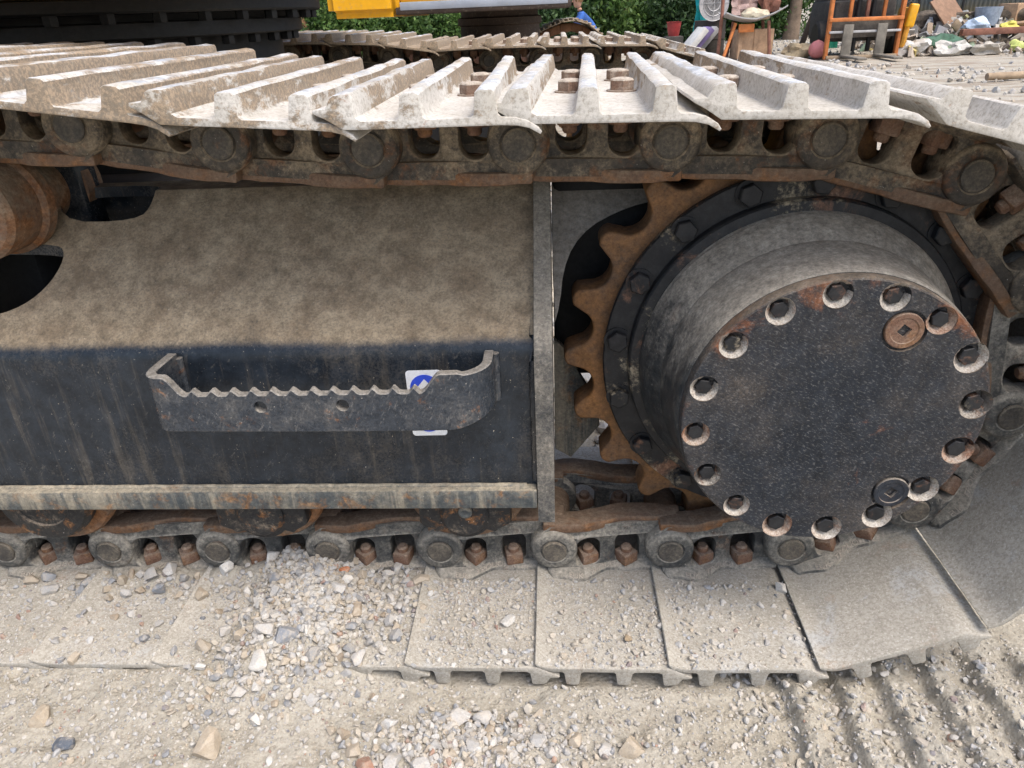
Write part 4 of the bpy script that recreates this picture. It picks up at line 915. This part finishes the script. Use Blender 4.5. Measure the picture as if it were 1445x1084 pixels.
# ------------------------------------------------------------------ background: shed and scrap heap
sh = empty('shed', (13.5, 21.0, 0)); tag(sh, 'grey corrugated metal shed with a yellowed lower wall', 'shed')
A, B = Vector((10.6, 23.4, 0)), Vector((19.0, 15.4, 0)); d = (B - A).normalized(); nrm = Vector((-d.y, d.x, 0)); Lw = (B - A).length
s_ = NT('shed_wall_metal'); z_ = s_.sep(s_.pos)[2]; c_ = s_.mix(s_.rng(s_.noise(1.5, 6, .6), .35, .65), (.20, .22, .22), (.30, .31, .30))
c_ = s_.mix(s_.math('MULTIPLY', s_.rng(s_.math('ADD', z_, s_.math('MULTIPLY', s_.noise(.8, 5, .6), .9)), 1.25, .75), .75), c_, (.42, .31, .14)); shm = s_.out(c_, .6)
npan = 12
for k in range(npan):
    v_, f_ = [], []; n_ = 36
    for i in range(n_ + 1):
        p_ = A + d * (Lw * (k + i / n_) / npan) + nrm * (.018 * (1 if (i % 4) < 2 else -1) + .004 * (k % 2)) - Vector((13.5, 21.0, 0))
        v_ += [(p_.x, p_.y, .12), (p_.x, p_.y, 3.2), (p_.x + nrm.x * .004, p_.y + nrm.y * .004, 3.2), (p_.x + nrm.x * .004, p_.y + nrm.y * .004, .12)]
    for i in range(n_):
        for q in range(4): f_.append((i * 4 + q, i * 4 + (q + 1) % 4, i * 4 + 4 + (q + 1) % 4, i * 4 + 4 + q))
    obj('wall_panel', pydata(v_, f_), shm, sh)
mid_ = (A + B) / 2 + nrm * 2.0 - Vector((13.5, 21.0, 0)); ang = math.atan2(d.y, d.x)
obj('roof', box(tuple(mid_ + Vector((0, 0, 3.35))), (Lw + .4, 4.6, .08), .01, None), shm, sh)
sh.children[-1].data.transform(Matrix.Translation(mid_) @ Matrix.Rotation(ang, 4, 'Z') @ Matrix.Translation(-mid_))
bq = box(tuple(mid_ + Vector((0, 0, 1.5))), (Lw - .2, 3.6, 2.8)); bq.transform(Matrix.Translation(mid_) @ Matrix.Rotation(ang, 4, 'Z') @ Matrix.Translation(-mid_)); obj('interior', bq, DK, sh)
junk = [
 ('sack', crumple(21, (.42, .35, .30), 3, .6), plain('dusty_white_sack', (.48, .47, .44)), (6.75, 12.5, 0), 'white sack slumped right beside the forklift', 'sack', 0),
 ('sack', crumple(22, (.55, .4, .24), 3, .6), plain('grey_white_sack', (.42, .41, .38)), (7.25, 12.25, 0), 'grey white crumpled sack in front of the scrap heap', 'sack', .4),
 ('bag', crumple(23, (.45, .3, .22), 3, .6), plain('dirty_white_bag', (.40, .37, .32)), (7.75, 12.1, 0), 'dirty white bag folded at the front of the scrap heap', 'bag', 0),
 ('tarpaulin', crumple(24, (.8, .4, .35)), plain('dark_green_tarp', (.05, .12, .08)), (7.45, 13.2, 0), 'dark green tarpaulin bundle in the scrap heap', 'tarpaulin', .3),
 ('beam', box((0, 0, .0), (2.2, .10, .10), .01), RB, (8.7, 12.9, .30), 'long red brown beam lying across the front of the scrap heap', 'beam', .1),
 ('carton', box((0, 0, .17), (.42, .35, .34), .008), plain('cardboard', (.36, .24, .15), .9), (9.0, 13.9, .35), 'brown cardboard carton on top of the scrap heap', 'carton', .5),
 ('carton', box((0, 0, .14), (.5, .3, .28), .008), plain('pale_cardboard', (.46, .36, .25), .9), (9.6, 14.2, .35), 'pale cardboard carton at the right of the scrap heap', 'carton', -.4),
 ('tub', lathe([(0, 0), (.18, 0), (.22, .3), (.2, .3), (.17, .03), (0, .03)], 24, 'Z'), plain('blue_grey_tub', (.28, .33, .40)), (8.55, 13.9, .35), 'blue grey plastic tub on the scrap heap', 'tub', 0),
 ('bag', crumple(25, (.4, .3, .28)), plain('pale_blue_bag', (.45, .55, .68)), (8.25, 13.6, .25), 'pale blue plastic bag on the scrap heap', 'bag', 0),
 ('bag', crumple(26, (.3, .25, .18)), plain('yellow_bag', (.62, .55, .12)), (8.6, 13.2, .28), 'yellow plastic bag on the scrap heap behind the beam', 'bag', 0),
 ('bag', crumple(27, (.3, .28, .2)), plain('lime_bag', (.52, .58, .18)), (8.35, 12.35, 0), 'lime yellow bag at the foot of the heap below the beam', 'bag', 0),
 ('tyre', lathe([(.16, -.07), (.24, -.08), (.28, -.05), (.28, .05), (.24, .08), (.16, .07)], 32, 'Z', (0, 0, .08)), M['black'], (8.65, 12.3, 0), 'black tyre lying flat right of the lime bag', 'tyre', 0),
 ('board', box((0, 0, .0), (.9, .5, .03), .004, (.5, .2, 0)), plain('grey_board', (.34, .30, .25)), (9.6, 13.3, .45), 'grey board tilted on the right of the scrap heap', 'board', .4),
 ('board', box((0, 0, .0), (.7, .6, .03), .004, (.9, -.2, .5)), plain('brown_board', (.22, .13, .08)), (8.0, 14.2, .6), 'dark brown board tilted at the back of the scrap heap', 'board', .2),
 ('sheet_scrap', sheet(8, .9, .6, .09), plain('beige_sheet', (.5, .45, .36)), (9.9, 13.0, .2), 'crumpled beige sheet standing at the right end of the heap', 'scrap', -.3),
 ('frame_scrap', join(box((0, 0, .85), (.85, .03, .03)), box((-.42, 0, .42), (.03, .03, .85)), box((.42, 0, .42), (.03, .03, .85)), box((0, 0, .45), (.03, .03, .8))), M['black'], (8.3, 15.2, .1), 'thin black metal frame standing against the shed behind the heap', 'frame', 0),
 ('bottle', lathe([(0, 0), (.05, 0), (.05, .2), (.02, .26), (.02, .3), (0, .3)], 16, 'Z'), WH, (9.45, 12.2, 0), 'white plastic bottle standing on the ground right of the tyre', 'bottle', 0),
 ('log', tube([(-.8, 0, .05), (0, .03, .055), (.8, .1, .05)], .04), WD, (6.4, 8.0, 0), 'thin pale stick lying on the open yard right of the tracks', 'stick', .05),
 ('brick', box((0, 0, .04), (.22, .12, .08), .01), DK, (4.6, 7.0, 0), 'dark block lying on the open yard', 'block', .4),
]
for n_, me_, mt_, loc, lab, cat, rz in junk: thing(n_, me_, mt_, loc, lab, cat, rz)
hp_ = crumple(31, (3.6, 1.8, .75), 5, .5); tag(obj('scrap_rubble', hp_, plain('scrap_earth', (.13, .105, .08), .95, .6, 9, bump=.8, bd=.03), None, (8.9, 14.4, -.05), (0, 0, -.35)), 'dark mound of mixed rubble under the scrap heap by the shed', 'rubble')
for k, (x, y, mt_, nm_) in enumerate(((8.1, 13.9, WH, 'white'), (9.3, 13.6, GM, 'grey'), (8.9, 13.4, TN, 'tan'), (9.9, 14.0, RB, 'red brown'), (7.8, 13.4, WD, 'wood coloured'), (9.2, 14.4, GRY, 'blue grey'))):
    o = thing('scrap_piece', box((0, 0, 0), (.18 + .12 * (k % 3), .14, .05 + .05 * (k % 2)), .008, (.3 * k, .5 - .2 * k, 0)), mt_, (x, y, .42 - .03 * (k % 3)), f'{nm_} scrap piece sticking out of the scrap heap', 'scrap', k)

# loose litter on and before the heap: too small to tell apart
r_ = np.random.default_rng(77); lv, lf_ = [], []
for k in range(900):
    x = r_.normal(8.6, 1.3); y = r_.normal(13.6, 1.0); z = max(0, .48 - .25 * ((x - 8.9) / 1.6) ** 2 - .3 * ((y - 14.3) / .9) ** 2) + .02
    a_ = r_.normal(size=3); a_ /= np.linalg.norm(a_); b_ = np.cross(a_, r_.normal(size=3)); b_ /= np.linalg.norm(b_); c2 = np.cross(a_, b_); h_ = r_.uniform(.02, .13) * np.array([1, r_.uniform(.2, .9), r_.uniform(.05, .4)])
    if y < 11.9 + .2 * r_.random() or x < 6.6: continue
    o_ = len(lv)
    for q in range(8): lv.append(np.array([x, y, z]) + a_ * h_[0] * (1 if q & 1 else -1) + b_ * h_[1] * (1 if q & 2 else -1) + c2 * h_[2] * (1 if q & 4 else -1))
    lf_ += [tuple(o_ + t_ for t_ in f_) for f_ in ((0, 1, 3, 2), (4, 6, 7, 5), (0, 4, 5, 1), (2, 3, 7, 6), (0, 2, 6, 4), (1, 5, 7, 3))]
lm_ = stone_mat('litter_mixed', [(0, (.06, .05, .045)), (.2, (.30, .22, .15)), (.4, (.5, .47, .42)), (.5, (.12, .09, .07)), (.62, (.6, .6, .58)), (.72, (.2, .24, .3)), (.8, (.4, .28, .18)), (.9, (.1, .2, .14)), (1., (.5, .4, .12))])
tag(obj('litter', pydata(lv, lf_), lm_), 'loose litter and scrap bits strewn over the heap by the shed', None, None, 'stuff')

# ------------------------------------------------------------------ background: trees, shrubs, wood
def leaf_mat(name, a, b, c):
    s = NT(name); r = s.geo.outputs['Random Per Island']; col = s.ramp(r, [(0, a), (.5, b), (1, c)]); s.put(s.b.inputs['Base Color'], col); s.b.inputs['Roughness'].default_value = .55
    tr = s.n('ShaderNodeBsdfTranslucent'); s.put(tr.inputs[0], col); mx = s.n('ShaderNodeMixShader'); mx.inputs[0].default_value = .35
    s.t.links.new(s.b.outputs[0], mx.inputs[1]); s.t.links.new(tr.outputs[0], mx.inputs[2]); s.t.links.new(mx.outputs[0], s.t.nodes['Material Output'].inputs[0]); return s.m
LF = [leaf_mat('leaves_mid', (.03, .075, .02), (.06, .13, .03), (.11, .19, .05)), leaf_mat('leaves_dark', (.018, .045, .016), (.035, .08, .025), (.07, .13, .04)), leaf_mat('leaves_bright', (.05, .11, .025), (.09, .18, .04), (.17, .26, .07))]
def leaves(n_cl, n_lf, ext, size, seed, spread=.35, base=0.0):
    r = np.random.default_rng(seed); out = []; q = r.normal(size=(n_cl * 3, 3)); q /= np.linalg.norm(q, axis=1)[:, None]; q *= r.random((len(q), 1)) ** .45
    q = q[:n_cl] * np.array(ext); cl = np.repeat(q, n_lf, 0) + r.normal(size=(n_cl * n_lf, 3)) * spread * np.array(ext).min() * .45
    n_ = len(cl); a = r.normal(size=(n_, 3)); a /= np.linalg.norm(a, axis=1)[:, None]; b = np.cross(a, r.normal(size=(n_, 3))); b /= np.linalg.norm(b, axis=1)[:, None]
    s_ = size * r.uniform(.6, 1.3, (n_, 1)); cl[:, 2] += base
    V_ = np.stack([cl - a * s_, cl + b * s_ * .45, cl + a * s_, cl - b * s_ * .45], 1).reshape(-1, 3); me_ = bpy.data.meshes.new('leaves'); np_mesh(me_, V_, np.arange(n_ * 4).reshape(-1, 4), False); return me_
bark = plain('bark_grey', (.20, .15, .11), .95, .35, 5, bump=.8, bd=.02); bark2 = plain('bark_brown', (.26, .15, .08), .95, .35, 5, bump=.8, bd=.02)
crown = [leaves(150, 46, (2.4, 2.2, 1.9), .085, 60 + k) for k in range(3)]
def tree(x, y, r, h, lean, mt_, lf, label, k):
    e = empty('tree', (x, y, 0)); tag(e, label, 'tree', 'trees along the back of the yard')
    pts = [(lean * (i / 6) ** 1.2 * h / 4 + .05 * math.sin(i * 1.9 + x), .06 * math.cos(i * 1.3), h * i / 6) for i in range(7)]
    tr = obj('trunk', tube(pts, [r * (1.25 if i == 0 else 1 - .09 * i) for i in range(7)], 14), mt_, e)
    for q in range(4):
        a_ = q * 1.6 + x; p0 = Vector(pts[4 + q % 2]); obj('limb', tube([p0, p0 + Vector((math.cos(a_) * .7, math.sin(a_) * .7, .7)), p0 + Vector((math.cos(a_) * 1.5, math.sin(a_) * 1.5, 1.3))], [r * .45, r * .3, r * .12], 8), mt_, tr)
    me_ = crown[k % 3].copy(); me_.materials.append(LF[lf]); c = obj('crown', me_, None, e, (pts[-1][0], 0, h + .7), (0, 0, k)); return e
tree(2.85, 21.8, .20, 4.0, .05, bark, 0, 'thick pale grey straight trunked tree right of the blue shirt person', 0)
tree(2.05, 22.8, .11, 4.2, -.1, bark, 1, 'thin dark trunked tree just left of the thick pale trunk', 1)
tree(1.55, 24.0, .10, 4.4, .1, bark, 1, 'slender tree behind the blue shirt person', 2)
tree(-5.85, 20.5, .17, 4.0, -.55, bark2, 2, 'leaning brown trunked tree at the left beside the turntable', 0)
tree(-3.2, 24.0, .14, 4.5, .1, bark, 0, 'straight tree behind the yellow counterweight', 1)
tree(6.9, 20.0, .17, 4.0, .3, bark, 1, 'leaning tree right of the scrap stand', 2)
tree(5.2, 24.0, .14, 4.4, -.1, bark2, 0, 'tree behind the scrap stand and teal trousers', 0)
tree(9.2, 24.5, .16, 4.2, .1, bark, 1, 'tree at the left corner of the shed', 1)
bush = [leaves(110, 60, (1.35, 1.0, .95), .07, 80 + k, .5, .75) for k in range(3)]
bl_ = ['left of the leaning brown tree', 'under the leaning brown tree', 'left of the yellow counterweight', 'behind the yellow counterweight', 'behind the yellow belly', 'behind the second turntable', 'left of the blue shirt person', 'behind the blue shirt person', 'left of the thick pale trunk', 'right of the thick pale trunk', 'left of the teal trousers', 'behind the teal trousers', 'behind the scrap stand', 'right of the scrap stand', 'behind the yellow plank', 'behind the green sheet']
for k, wh_ in enumerate(bl_):
    x = -9.6 + 1.08 * k; y = 20.8 + 1.6 * ((k * 7) % 5) / 5; e = empty('shrub', (x, y, 0), k * 1.3); e.scale = (1, 1, .8 + .12 * (k % 4))
    tag(e, f"{('mid green', 'dark green', 'bright green')[k % 3]} leafy shrub {wh_}", 'shrub', 'shrubs along the back of the yard')
    me_ = bush[k % 3].copy(); me_.materials.append(LF[k % 3]); obj('foliage', me_, None, e); obj('stem', tube([(0, 0, 0), (.05, .03, .5), (.1, .0, .9)], [.05, .04, .02], 8), bark, e)
wd = leaves(700, 46, (15, 2.0, 4.6), .19, 99, .6, 3.6); wd.materials.append(LF[1]); tag(obj('woodland', wd, None, None, (-2.0, 31, 0)), 'dense dark green wood behind the yard', None, None, 'stuff')
